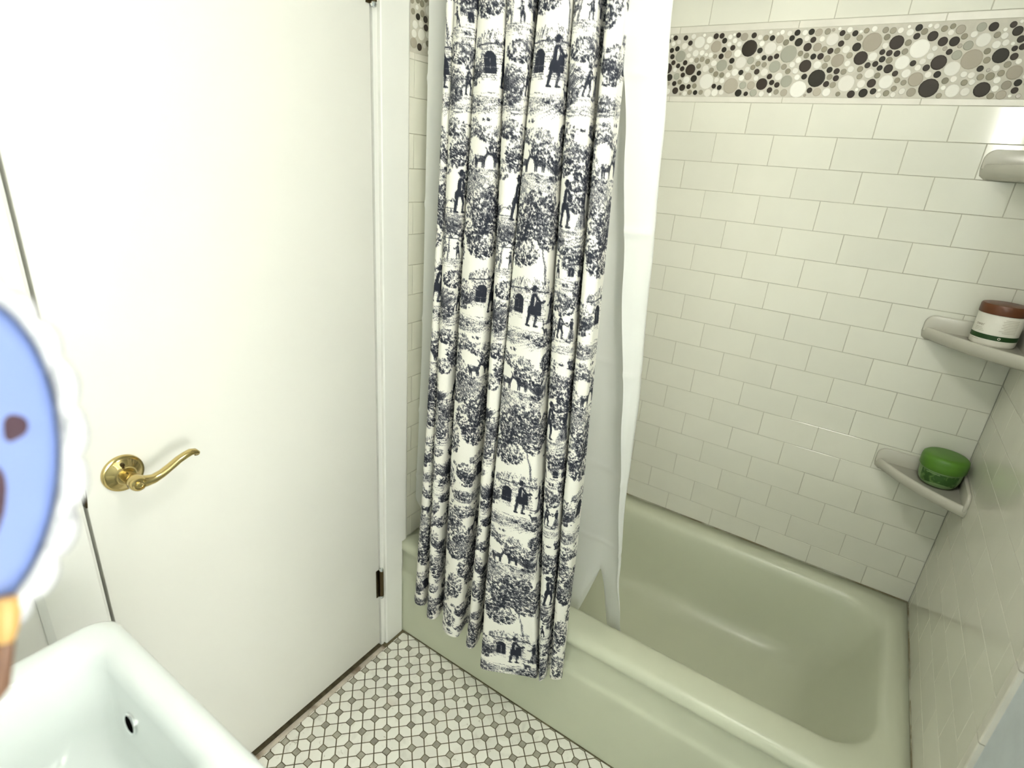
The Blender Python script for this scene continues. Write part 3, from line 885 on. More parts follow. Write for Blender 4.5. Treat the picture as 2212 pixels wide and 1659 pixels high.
em.location = ((RJ+0.0004)*math.cos(ac+0.25), (RJ+0.0004)*math.sin(ac+0.25), 0.022)
em.rotation_euler = (0, PI/2, ac+0.25)

gx, gy, gz = 1.2835, 0.6685, Z3-0.006
gj = empty('round_tub', (gx, gy, gz))
tag(gj, 'small round green plastic tub with a green lid on the lowest shelf', 'jar')
RG = 0.0515
link('tub_body', lathe('tub_body', [(0, 0), (0.030, 0), (0.037, 0.003), (0.043, 0.011), (0.0465, 0.024), (0.0475, 0.046), (0.046, 0.052), (0, 0.052)], 48), gj, M['greentub'])
link('lid', lathe('lid', [(RG-0.002, 0.0475), (RG, 0.050), (RG+0.0003, 0.070), (RG-0.0015, 0.0795), (RG-0.007, 0.0840), (RG-0.016, 0.0855), (0, 0.0858)], 48), gj, M['greenlid'])
ag = toward_cam(gx, gy)
V = []
prof = [(0.0442, 0.014), (0.0469, 0.025), (0.0479, 0.044)]
nn = 20
for k in range(nn+1):
    a = ag-0.9+1.9*k/nn
    for r_, zz in prof:
        V.append(((r_+0.0004)*math.cos(a), (r_+0.0004)*math.sin(a), zz+(0.003 if zz < 0.02 else 0)*math.sin(3*a)))
F = []
for k in range(nn):
    for j in range(2):
        F.append((3*k+j, 3*k+3+j, 3*k+4+j, 3*k+1+j))
link('tub_label', mesh('tub_label', V, F, True), gj, M['greenlabel'])
arc_patch('lettering', 0.0484, ag-0.62, ag+0.05, 0.0405, 0.0425, 8, M['greentub'], gj)

# ---------------------------------------------------------------- sink
sink = empty('sink', (0.4, -1.04, 0))
tag(sink, 'white rectangular porcelain sink with a chrome overflow ring', 'sink')
tr = []
sx, sy = 0.4, -1.04
def sring(x0, x1, y0, y1, r, z):
    tr.append((rr(x0-sx, x1-sx, y0-sy, y1-sy, r, NS, NC), z))
BY = FRONT+0.001
sring(0.300, 0.500, BY+0.06, -0.935, 0.050, 0.600)
sring(0.235, 0.570, BY, -0.860, 0.050, 0.665)
sring(0.206, 0.600, BY, -0.8125, 0.038, 0.735)
sring(0.2015, 0.6055, BY, -0.8065, 0.036, 0.790)
sring(0.2025, 0.6045, BY, -0.8075, 0.036, 0.804)
sring(0.2065, 0.6005, BY+0.003, -0.8115, 0.035, 0.8135)
sring(0.2140, 0.5930, BY+0.008, -0.8190, 0.032, 0.8185)
sring(0.2220, 0.5850, BY+0.014, -0.8260, 0.030, 0.8200)
sring(0.2360, 0.5620, -1.190, -0.8380, 0.035, 0.8195)
sring(0.2440, 0.5520, -1.182, -0.8450, 0.038, 0.8165)
sring(0.2500, 0.5450, -1.176, -0.8500, 0.040, 0.8100)
sring(0.2550, 0.5400, -1.170, -0.8530, 0.042, 0.7980)
sring(0.2720, 0.5250, -1.150, -0.8620, 0.050, 0.720)
sring(0.2800, 0.5150, -1.140, -0.8700, 0.055, 0.695)
sring(0.3000, 0.4950, -1.115, -0.8950, 0.060, 0.678)
sring(0.3500, 0.4500, -1.060, -0.9500, 0.045, 0.668)
sring(0.3850, 0.4150, -1.020, -0.9900, 0.014, 0.664)
sb = link('sink_basin', loft('sink_basin', tr), sink, M['sink'])
ped = link('pedestal', loft('pedestal', [(rr(-0.10, 0.10, -0.15, 0.07, 0.05), 0.0), (rr(-0.098, 0.098, -0.148, 0.068, 0.05), 0.03), (rr(-0.07, 0.07, -0.13, 0.04, 0.045), 0.12), (rr(-0.062, 0.062, -0.12, 0.03, 0.045), 0.45), (rr(-0.085, 0.085, -0.15, 0.08, 0.045), 0.62)]), sink, M['sink'])
# overflow in the inner front wall
ov = link('overflow_ring', lathe('overflow_ring', [(0.0118, -0.004), (0.0118, 0.0004), (0.0128, 0.0012), (0.0142, 0.0012), (0.0152, 0.0002), (0.0152, -0.004)], 32), sink, M['chrome'])
ovp = Vector((0.357-sx, -0.8605-sy, 0.757))
ov.location = ovp
ov.rotation_euler = (R(90)-0.115, 0, 0)
oh = link('overflow_hole', lathe('overflow_hole', [(0, 0.0002), (0.0122, 0.0002)], 24), ov, M['black'])
dr = link('drain', lathe('drain', [(0.0, 0.003), (0.010, 0.003), (0.019, 0.002), (0.022, 0.0)], 24), sink, M['chrome'])
dr.location = (0, 0.035, 0.6645)

# ---------------------------------------------------------------- printed curtain
# toile drawing, made in numpy: ink density on a repeating cloth of TW x TH millimetres
TW, TH, PX = 420.0, 450.0, 1.0      # PX samples per mm
GW, GH = int(TW*PX), int(TH*PX)
ink = np.zeros((GH, GW), np.float32)
rng = np.random.default_rng(11)
def stamp(x0, x1, y0, y1, fn, val, mode='max'):
    i0, i1 = int(math.floor(x0*PX)), int(math.ceil(x1*PX))+1
    j0, j1 = int(math.floor(y0*PX)), int(math.ceil(y1*PX))+1
    X, Y = np.meshgrid(np.arange(i0, i1)/PX, np.arange(j0, j1)/PX)
    d = fn(X, Y)                                  # signed distance in mm
    c = np.clip(0.5-d*PX, 0, 1)
    ii = np.arange(i0, i1) % GW
    jj = np.arange(j0, j1) % GH
    sub = ink[np.ix_(jj, ii)]
    if mode == 'max':
        sub = np.maximum(sub, c*val)
    elif mode == 'set':
        sub = sub*(1-c)+c*val
    else:
        sub = sub*(1-c)
    ink[np.ix_(jj, ii)] = sub
def ell(cx, cy, a, b, ang=0.0, val=1.0, mode='max'):
    r = max(a, b)+1
    ca, sa = math.cos(ang), math.sin(ang)
    def fn(X, Y):
        u, v = (X-cx)*ca+(Y-cy)*sa, -(X-cx)*sa+(Y-cy)*ca
        q = np.sqrt((u/a)**2+(v/b)**2)
        return (q-1)*min(a, b)
    stamp(cx-r, cx+r, cy-r, cy+r, fn, val, mode)
def cap(x0, y0, x1, y1, r0, r1=None, val=1.0, mode='max'):
    r1 = r0 if r1 is None else r1
    dx, dy = x1-x0, y1-y0
    l2 = dx*dx+dy*dy+1e-9
    def fn(X, Y):
        t = np.clip(((X-x0)*dx+(Y-y0)*dy)/l2, 0, 1)
        return np.hypot(X-x0-t*dx, Y-y0-t*dy)-(r0+(r1-r0)*t)
    m_ = max(r0, r1)+1
    stamp(min(x0, x1)-m_, max(x0, x1)+m_, min(y0, y1)-m_, max(y0, y1)+m_, fn, val, mode)
def poly(ps, r, val=1.0):
    for (a, b), (c, d) in zip(ps[:-1], ps[1:]):
        cap(a, b, c, d, r, r, val)
def boxr(x0, x1, y0, y1, val, mode='max'):
    stamp(x0-1, x1+1, y0-1, y1+1, lambda X, Y: np.maximum(np.abs(X-(x0+x1)/2)-(x1-x0)/2, np.abs(Y-(y0+y1)/2)-(y1-y0)/2), val, mode)
def U(a, b):
    return float(rng.uniform(a, b))
def foliage(cx, cy, rx, ry, n, dark=0.85):
    for _ in range(n):
        t, q = U(0, 2*PI), math.sqrt(U(0, 1))
        x, y = cx+rx*q*math.cos(t), cy+ry*q*math.sin(t)
        sh = 0.55*(1-(math.sin(t)*q+math.cos(t)*q*0.6)*0.7)
        ell(x, y, U(1.6, 3.4), U(0.9, 1.7), U(0, PI), min(1.0, dark*(0.35+sh*0.9)), 'max')
    for _ in range(int(n*0.42)):
        t, q = U(0, 2*PI), math.sqrt(U(0, 1))
        x, y = cx+rx*q*math.cos(t)+1.2, cy+ry*q*math.sin(t)+1.2
        ell(x, y, U(1.2, 2.6), U(0.6, 1.2), U(0, PI), 0.0, 'set')
    for _ in range(int(n*0.3)):
        t = U(0, 2*PI)
        x, y = cx+rx*math.cos(t)*U(0.9, 1.15), cy+ry*math.sin(t)*U(0.9, 1.15)
        ell(x, y, U(1.4, 2.6), U(0.8, 1.3), t+U(-0.6, 0.6), dark*U(0.6, 1.0))
def hatch(cx, cy, w, h, n, ang=0.0, val=0.75, ln=(5, 16), curve=0.1):
    for _ in range(n):
        x, y = cx+U(-w, w), cy+U(-h, h)*(1-abs((x_ := 0)))
        l = U(*ln)/2
        a = ang+U(-0.18, 0.18)+curve*(x-cx)/max(w, 1)
        cap(x-l*math.cos(a), y-l*math.sin(a), x+l*math.cos(a), y+l*math.sin(a), U(0.25, 0.55), 0.15, val*U(0.5, 1.0))
def ground(cx, cy, w, h=7, n=40):
    hatch(cx, cy, w, h*0.5, n, 0.0, 0.8, (6, 20))
    hatch(cx, cy-h*0.7, w*0.7, h*0.5, n//2, 0.12, 0.6, (5, 14))
    for _ in range(5):
        foliage(cx+U(-w, w), cy+U(-h, h*0.3), U(4, 8), U(2.5, 4.5), 16, 0.9)
def tree(x, y, h, lean=0.15, dark=0.85, spread=1.0):
    p = [(x, y)]
    for k in range(1, 7):
        p.append((x+lean*h*(k/6)**1.4+U(-1.5, 1.5), y+h*0.62*k/6))
    for k in range(6):
        r0, r1 = 3.0-0.36*k, 2.7-0.36*k
        cap(*p[k], *p[k+1], r0, r1, 0.55)
        for _ in range(5):
            t = U(0, 1)
            xx, yy = p[k][0]+(p[k+1][0]-p[k][0])*t, p[k][1]+(p[k+1][1]-p[k][1])*t
            cap(xx+U(-2, 0.2), yy, xx+U(-2, 0.2), yy+4, 0.4, 0.3, 0.95)
        cap(p[k][0]+1.2, p[k][1], p[k+1][0]+1.0, p[k+1][1], 0.5, 0.5, 0.05, 'set')
    tx, ty = p[-1]
    for (ox, oy, rx, ry) in ((0, 0.20, 0.26, 0.17), (-0.22, 0.06, 0.17, 0.11), (0.23, 0.09, 0.18, 0.12), (-0.10, 0.32, 0.17, 0.11), (0.17, 0.30, 0.15, 0.10), (0.30, -0.10, 0.13, 0.07), (-0.30, -0.09, 0.13, 0.07)):
        poly([(tx-lean*4, ty-h*0.1), (tx+ox*h*spread*0.8, ty+oy*h*0.9)], 0.6, 0.8)
        foliage(tx+ox*h*spread, ty+oy*h, rx*h*spread*0.8, ry*h*0.85, int(26*h*h/3600*spread)+16, dark)
def bush(x, y, s, n=26):
    for k in range(n):
        a = PI*(0.08+0.84*k/n)
        l = s*U(0.7, 1.1)
        mx, my = x+l*0.6*math.cos(a), y+l*0.75*math.sin(a)
        poly([(x, y), (mx, my), (x+l*math.cos(a)*1.1, y+l*(0.55+0.4*math.sin(a)))], U(0.35, 0.7), U(0.6, 1.0))
    foliage(x, y-2, s*0.6, s*0.2, 22, 0.95)
def man(x, y, s, d=1, hat=True, dark=0.95):
    H = s
    cap(x-0.06*H*d, y+0.45*H, x-0.14*H*d, y+0.02*H, 0.045*H, 0.026*H, dark)
    cap(x+0.04*H*d, y+0.45*H, x+0.10*H*d, y+0.22*H, 0.045*H, 0.032*H, dark)
    cap(x+0.10*H*d, y+0.22*H, x+0.06*H*d, y+0.02*H, 0.035*H, 0.028*H, dark*0.7)
    cap(x-0.16*H*d, y+0.01*H, x-0.07*H*d, y+0.0*H, 0.022*H, 0.02*H, 1)
    cap(x+0.05*H*d, y+0.0*H, x+0.14*H*d, y+0.0*H, 0.022*H, 0.02*H, 1)
    cap(x, y+0.46*H, x+0.02*H*d, y+0.74*H, 0.088*H, 0.075*H, dark)
    cap(x-0.07*H*d, y+0.46*H, x-0.10*H*d, y+0.36*H, 0.05*H, 0.04*H, dark)
    cap(x+0.05*H*d, y+0.72*H, x+0.03*H*d, y+0.52*H, 0.03*H, 0.02*H, 0.1, 'set')
    poly([(x+0.08*H*d, y+0.72*H), (x+0.19*H*d, y+0.60*H), (x+0.30*H*d, y+0.64*H)], 0.026*H, dark)
    ell(x+0.03*H*d, y+0.87*H, 0.055*H, 0.07*H, 0, 0.35, 'set')
    ell(x+0.0*H*d, y+0.90*H, 0.05*H, 0.05*H, 0, 0.9)
    if hat:
        ell(x+0.02*H*d, y+0.94*H, 0.10*H, 0.020*H, 0.1*d, 1)
        ell(x+0.01*H*d, y+0.97*H, 0.048*H, 0.04*H, 0, 1)
def woman(x, y, s, d=1):
    H = s
    stamp(x-0.3*H, x+0.3*H, y, y+0.56*H, lambda X, Y: np.abs(X-x-0.02*H)-(0.06*H+0.17*H*np.clip((y+0.55*H-Y)/(0.55*H), 0, 1)), 0.35)
    for k in range(12):
        xx = x+U(-0.16, 0.2)*H
        cap(x+(xx-x)*0.3, y+0.5*H, xx, y+0.03*H, 0.35, 0.55, U(0.6, 1))
    cap(x, y+0.52*H, x+0.01*H, y+0.74*H, 0.07*H, 0.085*H, 0.9)
    poly([(x+0.06*H*d, y+0.72*H), (x+0.16*H*d, y+0.58*H), (x+0.24*H*d, y+0.60*H)], 0.025*H, 0.7)
    ell(x+0.02*H*d, y+0.86*H, 0.05*H, 0.065*H, 0, 0.25, 'set')
    ell(x-0.01*H*d, y+0.90*H, 0.06*H, 0.05*H, 0, 0.8)
def goat(x, y, s, d=1):
    ell(x, y+0.5*s, 0.42*s, 0.2*s, 0, 0.6)
    hatch(x, y+0.5*s, 0.3*s, 0.1*s, 14, 0.3*d, 0.95, (3, 6))
    for k in (-0.3, -0.18, 0.2, 0.32):
        cap(x+k*s, y+0.4*s, x+k*s, y, 0.05*s, 0.03*s, 0.85)
    cap(x+0.34*s*d, y+0.58*s, x+0.5*s*d, y+0.85*s, 0.09*s, 0.07*s, 0.7)
    cap(x+0.5*s*d, y+0.85*s, x+0.66*s*d, y+0.78*s, 0.07*s, 0.04*s, 0.8)
    poly([(x+0.48*s*d, y+0.9*s), (x+0.42*s*d, y+1.08*s), (x+0.34*s*d, y+1.15*s)], 0.025*s, 1)
def house(x, y, w, h):
    for k in range(int(h/4)):
        yy = y+k*4
        for j in range(int(w/7)):
            if U(0, 1) < 0.62:
                xx = x+j*7+(3.5 if k % 2 else 0)
                boxr(xx, xx+U(4, 6), yy, yy+2.6, U(0.12, 0.4))
                cap(xx, yy, xx+6, yy, 0.25, 0.25, 0.65)
    for (ax, aw, ah) in ((0.28, 0.13, 0.42), (0.72, 0.11, 0.30)):
        cx = x+w*ax
        boxr(cx-w*aw, cx+w*aw, y+h*0.18, y+h*(0.18+ah), 0.95, 'set')
        ell(cx, y+h*(0.18+ah), w*aw, w*aw, 0, 0.95, 'set')
        boxr(cx-0.5, cx+0.5, y+h*0.18, y+h*(0.2+ah), 0.1, 'set')
        boxr(cx-w*aw, cx+w*aw, y+h*0.34, y+h*0.34+1, 0.1, 'set')
        for k in range(9):
            a = PI*k/8
            cap(cx+w*aw*1.25*math.cos(a), y+h*(0.18+ah)+w*aw*1.25*math.sin(a), cx+w*aw*1.6*math.cos(a), y+h*(0.18+ah)+w*aw*1.6*math.sin(a), 0.5, 0.5, 0.7)
    # thatched roof
    for k in range(150):
        t = U(0, 1)
        xx = x-6+t*(w+12)
        top = y+h+12+16*math.sin(PI*t)
        l = U(5, 14)
        yy = U(y+h-2, top)
        a = -1.2 if t > 0.5 else -1.9
        cap(xx, yy, xx+l*math.cos(a)*0.9, yy+l*math.sin(a), U(0.3, 0.6), 0.25, U(0.5, 1))
    poly([(x-7, y+h-3), (x+w*0.5, y+h+2), (x+w+7, y+h-4)], 0.9, 0.95)
def fence(x, y, w):
    for k in range(5):
        cap(x+k*w/4, y, x+k*w/4, y+11, 0.7, 0.7, 0.9)
    cap(x-2, y+9, x+w+2, y+8, 0.6, 0.6, 0.9)
    cap(x-2, y+4, x+w+2, y+3.4, 0.6, 0.6, 0.8)

# column one: cottage on a bank, walking man, great tree above, goats
hatch(105, 14, 92, 13, 190, 0.30, 0.85, (12, 34), 0.5)
ground(105, 34, 96, 14, 120)
foliage(30, 22, 34, 12, 120, 0.9)
foliage(170, 18, 36, 12, 120, 0.9)
house(62, 62, 96, 62)
fence(150, 52, 46)
man(124, 50, 84, 1)
woman(176, 54, 68, -1)
man(196, 60, 60, -1)
bush(44, 60, 34, 44)
foliage(40, 88, 26, 26, 170, 0.95)
goat(160, 30, 22, -1)
tree(146, 140, 170, -0.14, 0.95, 0.80)
foliage(84, 196, 40, 26, 300, 0.95)
foliage(58, 238, 34, 32, 300, 0.95)
foliage(104, 262, 44, 40, 420, 0.9)
foliage(150, 230, 30, 24, 190, 0.8)
foliage(70, 292, 28, 22, 170, 0.8)
hatch(96, 330, 74, 16, 190, -0.35, 0.8, (10, 30), 0.6)
ground(96, 342, 80, 12, 90)
goat(70, 350, 34, 1)
goat(112, 352, 32, -1)
bush(150, 346, 30, 40)
foliage(30, 356, 24, 30, 190, 0.9)
tree(176, 344, 96, 0.12, 0.8, 0.9)
foliage(96, 414, 34, 15, 150, 0.75)
foliage(40, 424, 26, 16, 130, 0.85)
# column two: reeds at a pond, little island, couple under a tree, ruin
hatch(312, 10, 84, 9, 110, 0.0, 0.7, (12, 34))
ground(312, 30, 84, 12, 100)
bush(262, 38, 50, 60)
foliage(266, 30, 30, 13, 130, 0.95)
tree(372, 40, 100, -0.10, 0.85, 0.95)
man(318, 36, 52, 1)
woman(342, 36, 46, -1)
goat(296, 34, 22, 1)
foliage(404, 66, 20, 34, 190, 0.9)
hatch(306, 142, 66, 7, 70, 0.0, 0.7, (10, 26))
ground(306, 152, 66, 9, 70)
house(318, 158, 46, 28)
tree(276, 156, 84, 0.10, 0.75, 1.0)
man(300, 156, 36, -1)
bush(376, 154, 26, 36)
hatch(326, 236, 84, 14, 170, 0.25, 0.85, (10, 32), 0.5)
ground(326, 250, 86, 12, 110)
man(308, 256, 86, 1)
woman(346, 256, 80, -1)
fence(254, 254, 44)
goat(386, 254, 28, -1)
bush(250, 258, 30, 40)
tree(392, 252, 150, -0.16, 0.95, 0.9)
foliage(376, 350, 34, 34, 300, 0.95)
foliage(404, 312, 24, 22, 160, 0.9)
foliage(330, 386, 34, 20, 210, 0.85)
foliage(262, 350, 26, 18, 150, 0.8)
foliage(278, 424, 34, 16, 190, 0.9)
foliage(370, 428, 32, 13, 150, 0.85)
foliage(222, 210, 18, 26, 140, 0.85)
foliage(226, 120, 20, 15, 100, 0.75)
foliage(228, 300, 18, 22, 120, 0.8)
foliage(222, 400, 20, 22, 130, 0.85)
for (x_, y_, a_, b_, n_f) in ((20, 300, 26, 26, 260), (186, 262, 26, 34, 280), (214, 356, 22, 26, 200), (300, 110, 34, 18, 210), (392, 150, 26, 36, 300), (250, 182, 22, 26, 190), (352, 206, 40, 16, 220), (130, 386, 40, 18, 230), (10, 180, 22, 40, 260), (206, 60, 20, 34, 220), (410, 400, 22, 34, 240), (300, 380, 24, 30, 230), (16, 400, 20, 26, 170), (176, 420, 26, 20, 190), (330, 300, 20, 16, 120)):
    foliage(x_, y_, a_, b_, n_f, 0.92)
hatch(210, 118, 40, 12, 90, 0.2, 0.7, (8, 24), 0.5)
hatch(360, 128, 50, 10, 90, 0.0, 0.7, (8, 26))
hatch(40, 316, 46, 14, 120, 0.3, 0.8, (8, 26), 0.6)
hatch(250, 226, 40, 14, 110, -0.3, 0.8, (8, 26), 0.6)
hatch(230, 440, 60, 10, 90, 0.0, 0.7, (8, 26))
for _ in range(60):
    foliage(U(0, TW), U(0, TH), U(4, 9), U(2.5, 5), 12, U(0.5, 0.9))
# soft grey tone of fine engraving around the drawn parts
k_ = np.array([1, 4, 6, 4, 1], np.float32)/16
soft = ink.copy()
for _ in range(5):
    soft = sum(k_[i]*np.roll(soft, i-2, 0) for i in range(5))
    soft = sum(k_[i]*np.roll(soft, i-2, 1) for i in range(5))
ink = np.clip(ink*0.92+0.30*soft, 0, 1)

# folds: visible face of each fold at three heights (x left, x right, y of the face at left and right)
ZK = (1.75, 1.13, 0.21)
FOLD = [  # top          middle         bottom
    ((.136, .162), (.145, .172), (.097, .135), (-.058, -.060)),
    ((.166, .221), (.178, .217), (.163, .196), (-.062, -.066)),
    ((.226, .287), (.234, .304), (.230, .284), (-.072, -.070)),
    ((.292, .348), (.327, .361), (.320, .350), (-.074, -.078)),
    ((.364, .427), (.368, .457), (.398, .540), (-.114, -.064)),
    ((.432, .478), (.472, .521), (.546, .560), (-.052, -.046)),
    ((.496, .528), (.532, .564), (.570, .600), (-.040, -.034)),
]
def lag(z, v):
    """quadratic through the three heights, straight above the top one"""
    z0, z1, z2 = ZK
    if z > z0:
        return v[0]+(v[0]-lag(z0-0.05, v))/0.05*(z-z0)*0.6
    return v[0]*(z-z1)*(z-z2)/((z0-z1)*(z0-z2))+v[1]*(z-z0)*(z-z2)/((z1-z0)*(z1-z2))+v[2]*(z-z0)*(z-z1)/((z2-z0)*(z2-z1))
def section(z):
    P_ = []
    f = max(0.0, min(1.0, (z-0.21)/1.54))
    for i, (a, b, c, yy) in enumerate(FOLD):
        xl, xr = lag(z, (a[0], b[0], c[0])), lag(z, (a[1], b[1], c[1]))
        w = max(xr-xl, 0.006)
        yl = lag(z, (-.030, -.060, yy[0]))
        yr = lag(z, (-.030, -.060, yy[1]))
        if i >= 5:
            yl, yr = lag(z, (-.022, -.046, yy[0])), lag(z, (-.022, -.046, yy[1]))
        if i == 0:
            yl += 0.012
            yr += 0.008
        depth = (0.046, 0.064, 0.066, 0.070, 0.075, 0.050, 0.044)[i]
        yv = min(max(yl, yr)+depth, 0.012*f-0.012 + ((0.034 if i < 5 else 0.022) if z > 0.5 else 0.0)*min(1, (z-0.5)/0.5 if z > 0.5 else 0))
        inl, inr = (0.022, 0.003) if i == 4 else ((0.006, 0.010) if i == 3 else (0.006, 0.003))
        P_ += [(xl+inl, yv), (xl+inl*0.4, (yl+yv)/2), (xl, yl+0.010), (xl+0.14*w, yl+0.001), (xl+0.5*w, (yl+yr)/2-0.005), (xr-0.14*w, yr+0.001), (xr, yr+0.010), (xr-inr*0.4, (yr+yv)/2), (xr-inr, yv)]
    return P_
def catmull(P_, n):
    P_ = np.array(P_)
    Q = np.vstack([2*P_[0]-P_[1], P_, 2*P_[-1]-P_[-2]])
    m_ = len(P_)-1
    t = np.linspace(0, m_, n)
    i = np.minimum(t.astype(int), m_-1)
    u = (t-i)[:, None]
    a, b, c, d = Q[i], Q[i+1], Q[i+2], Q[i+3]
    return 0.5*((2*b)+(-a+c)*u+(2*a-5*b+4*c-d)*u*u+(-a+3*b-3*c+d)*u**3)
PRINT_SHIFT = 40.0
NU_, NV_ = 620, 860
ztop = 1.945
mid = catmull(section(1.0), 4000)
sl = np.concatenate([[0], np.cumsum(np.hypot(*np.diff(mid, axis=0).T))])
ulen = sl[-1]
us = np.linspace(0, ulen, NU_)
tpar = np.interp(us, sl, np.linspace(0, 1, 4000))
verts = np.zeros((NV_, NU_, 3), np.float32)
vv = np.linspace(0, 1, NV_)
wob = np.sin(us*37)*0.5+np.sin(us*21+1.0)*0.5
xm = None
for r_ in range(NV_):
    z = ztop-(ztop-0.205)*vv[r_]
    c = catmull(section(z), 4000)
    idx = tpar*3999
    i = np.minimum(idx.astype(int), 3998)
    fr = (idx-i)[:, None]
    q = c[i]*(1-fr)+c[i+1]*fr
    k = vv[r_]
    verts[r_, :, 0] = q[:, 0]
    verts[r_, :, 1] = q[:, 1]+0.0012*np.sin(z*23+us*30)*k
    hem = 0.010*wob + 0.020*np.clip((q[:, 0]-0.53)/0.06, 0, 1)
    verts[r_, :, 2] = z+hem*k**3
verts[:, :, 1] = np.where((verts[:, :, 2] < 0.37) & (verts[:, :, 1] > -0.0045), -0.0045, verts[:, :, 1])
me = bpy.data.meshes.new('shower_curtain')
nvt = NU_*NV_
me.vertices.add(nvt)
me.vertices.foreach_set('co', verts.reshape(-1))
ii, jj = np.meshgrid(np.arange(NU_-1), np.arange(NV_-1))
a = (jj*NU_+ii).ravel()
quads = np.stack([a, a+NU_, a+NU_+1, a+1], 1).astype(np.int32)
nq = len(quads)
me.loops.add(nq*4)
me.loops.foreach_set('vertex_index', quads.ravel())
me.polygons.add(nq)
me.polygons.foreach_set('loop_start', np.arange(0, nq*4, 4, dtype=np.int32))
me.polygons.foreach_set('loop_total', np.full(nq, 4, np.int32))
me.update(calc_edges=True)
me.validate()
me.shade_smooth()
# ink value per vertex
# print follows the cloth: length along each row, counted from the middle of the widest fold
seg_ = np.sqrt(((verts[:, 1:, :2]-verts[:, :-1, :2])**2).sum(2))
arc_ = np.concatenate([np.zeros((NV_, 1)), np.cumsum(seg_, 1)], 1)
anchor_ = int(np.argmin(np.abs(verts[NV_//2, :, 0]-0.415)+np.where(verts[NV_//2, :, 1] < -0.045, 0, 1)))
umm = (arc_-arc_[:, anchor_:anchor_+1])*1000+us[anchor_]*1000
vmm = (verts[:, :, 2]*1000)
gx_ = (umm+PRINT_SHIFT)*PX
gy_ = (vmm-203.0)*PX
x0 = np.floor(gx_).astype(int)
y0 = np.floor(gy_).astype(int)
fx, fy = gx_-x0, gy_-y0
def S_(j, i):
    return ink[j % GH, i % GW]
val = S_(y0, x0)*(1-fx)*(1-fy)+S_(y0, x0+1)*fx*(1-fy)+S_(y0+1, x0)*(1-fx)*fy+S_(y0+1, x0+1)*fx*fy
at = me.attributes.new('ink', 'FLOAT', 'POINT')
at.data.foreach_set('value', val.astype(np.float32).ravel())
uvb = np.zeros((nvt, 2), np.float32)
uvb[:, 0] = umm.ravel()/1000
uvb[:, 1] = verts[:, :, 2].ravel()
at2 = me.attributes.new('cloth', 'FLOAT_VECTOR', 'POINT')
at2.data.foreach_set('vector', np.concatenate([uvb, np.zeros((nvt, 1), np.float32)], 1).ravel())
mt = bpy.data.materials.new('toile_print')
mt.use_nodes = True
nt = mt.node_tree
N, L = nt.nodes, nt.links
b = N['Principled BSDF']
b.inputs['Roughness'].default_value = 0.8
b.inputs['Specular IOR Level'].default_value = 0.15
a1 = N.new('ShaderNodeAttribute')
a1.attribute_name = 'ink'
a2 = N.new('ShaderNodeAttribute')
a2.attribute_name = 'cloth'
nz = N.new('ShaderNodeTexNoise')
nz.inputs['Scale'].default_value = 520
nz.inputs['Detail'].default_value = 2
L.new(a2.outputs['Vector'], nz.inputs['Vector'])
wv = N.new('ShaderNodeTexWave')
wv.inputs['Scale'].default_value = 95
wv.inputs['Distortion'].default_value = 9
wv.inputs['Detail'].default_value = 2
wv.inputs['Detail Scale'].default_value = 2.0
L.new(a2.outputs['Vector'], wv.inputs['Vector'])
m1 = N.new('ShaderNodeMath')
m1.operation = 'MULTIPLY_ADD'
L.new(nz.outputs['Fac'], m1.inputs[0])
m1.inputs[1].default_value = 0.62
m1.inputs[2].default_value = -0.31
m2 = N.new('ShaderNodeMath')
m2.operation = 'MULTIPLY_ADD'
L.new(wv.outputs['Fac'], m2.inputs[0])
m2.inputs[1].default_value = 0.26
L.new(m1.outputs[0], m2.inputs[2])
m3 = N.new('ShaderNodeMath')
m3.operation = 'ADD'
L.new(a1.outputs['Fac'], m3.inputs[0])
L.new(m2.outputs[0], m3.inputs[1])
ramp = N.new('ShaderNodeValToRGB')
ramp.color_ramp.elements[0].position = 0.30
ramp.color_ramp.elements[0].color = (0.86, 0.845, 0.765, 1)
ramp.color_ramp.elements[1].position = 0.92
ramp.color_ramp.elements[1].color = (0.022, 0.025, 0.036, 1)
e = ramp.color_ramp.elements.new(0.55)
e.color = (0.20, 0.203, 0.220, 1)
L.new(m3.outputs[0], ramp.inputs['Fac'])
L.new(ramp.outputs['Color'], b.inputs['Base Color'])
me.materials.append(mt)
curtain = bpy.data.objects.new('shower_curtain', me)
COL.objects.link(curtain)
tag(curtain, 'gathered cream shower curtain with dark blue pastoral toile print', 'shower curtain')

# ---------------------------------------------------------------- white liner behind it
def translucent_cloth(name, col):
    mt = bpy.data.materials.new(name)
    mt.use_nodes = True
    nt = mt.node_tree
    N, L = nt.nodes, nt.links
    b = N['Principled BSDF']
    b.inputs['Base Color'].default_value = (*col, 1)
    b.inputs['Roughness'].default_value = 0.55
    tr_ = N.new('ShaderNodeBsdfTranslucent')
    tr_.inputs['Color'].default_value = (*col, 1)
    mx = N.new('ShaderNodeMixShader')
    mx.inputs[0].default_value = 0.38
    L.new(b.outputs[0], mx.inputs[1])
    L.new(tr_.outputs[0], mx.inputs[2])
    L.new(mx.outputs[0], N['Material Output'].inputs[0])
    tc = N.new('ShaderNodeTexCoord')
    nz = N.new('ShaderNodeTexNoise')
    nz.inputs['Scale'].default_value = 24
    L.new(tc.outputs['Object'], nz.inputs['Vector'])
    bp = N.new('ShaderNodeBump')
    bp.inputs['Strength'].default_value = 0.12
    bp.inputs['Distance'].default_value = 0.004
    L.new(nz.outputs['Fac'], bp.inputs['Height'])
    L.new(bp.outputs[0], b.inputs['Normal'])
    return mt
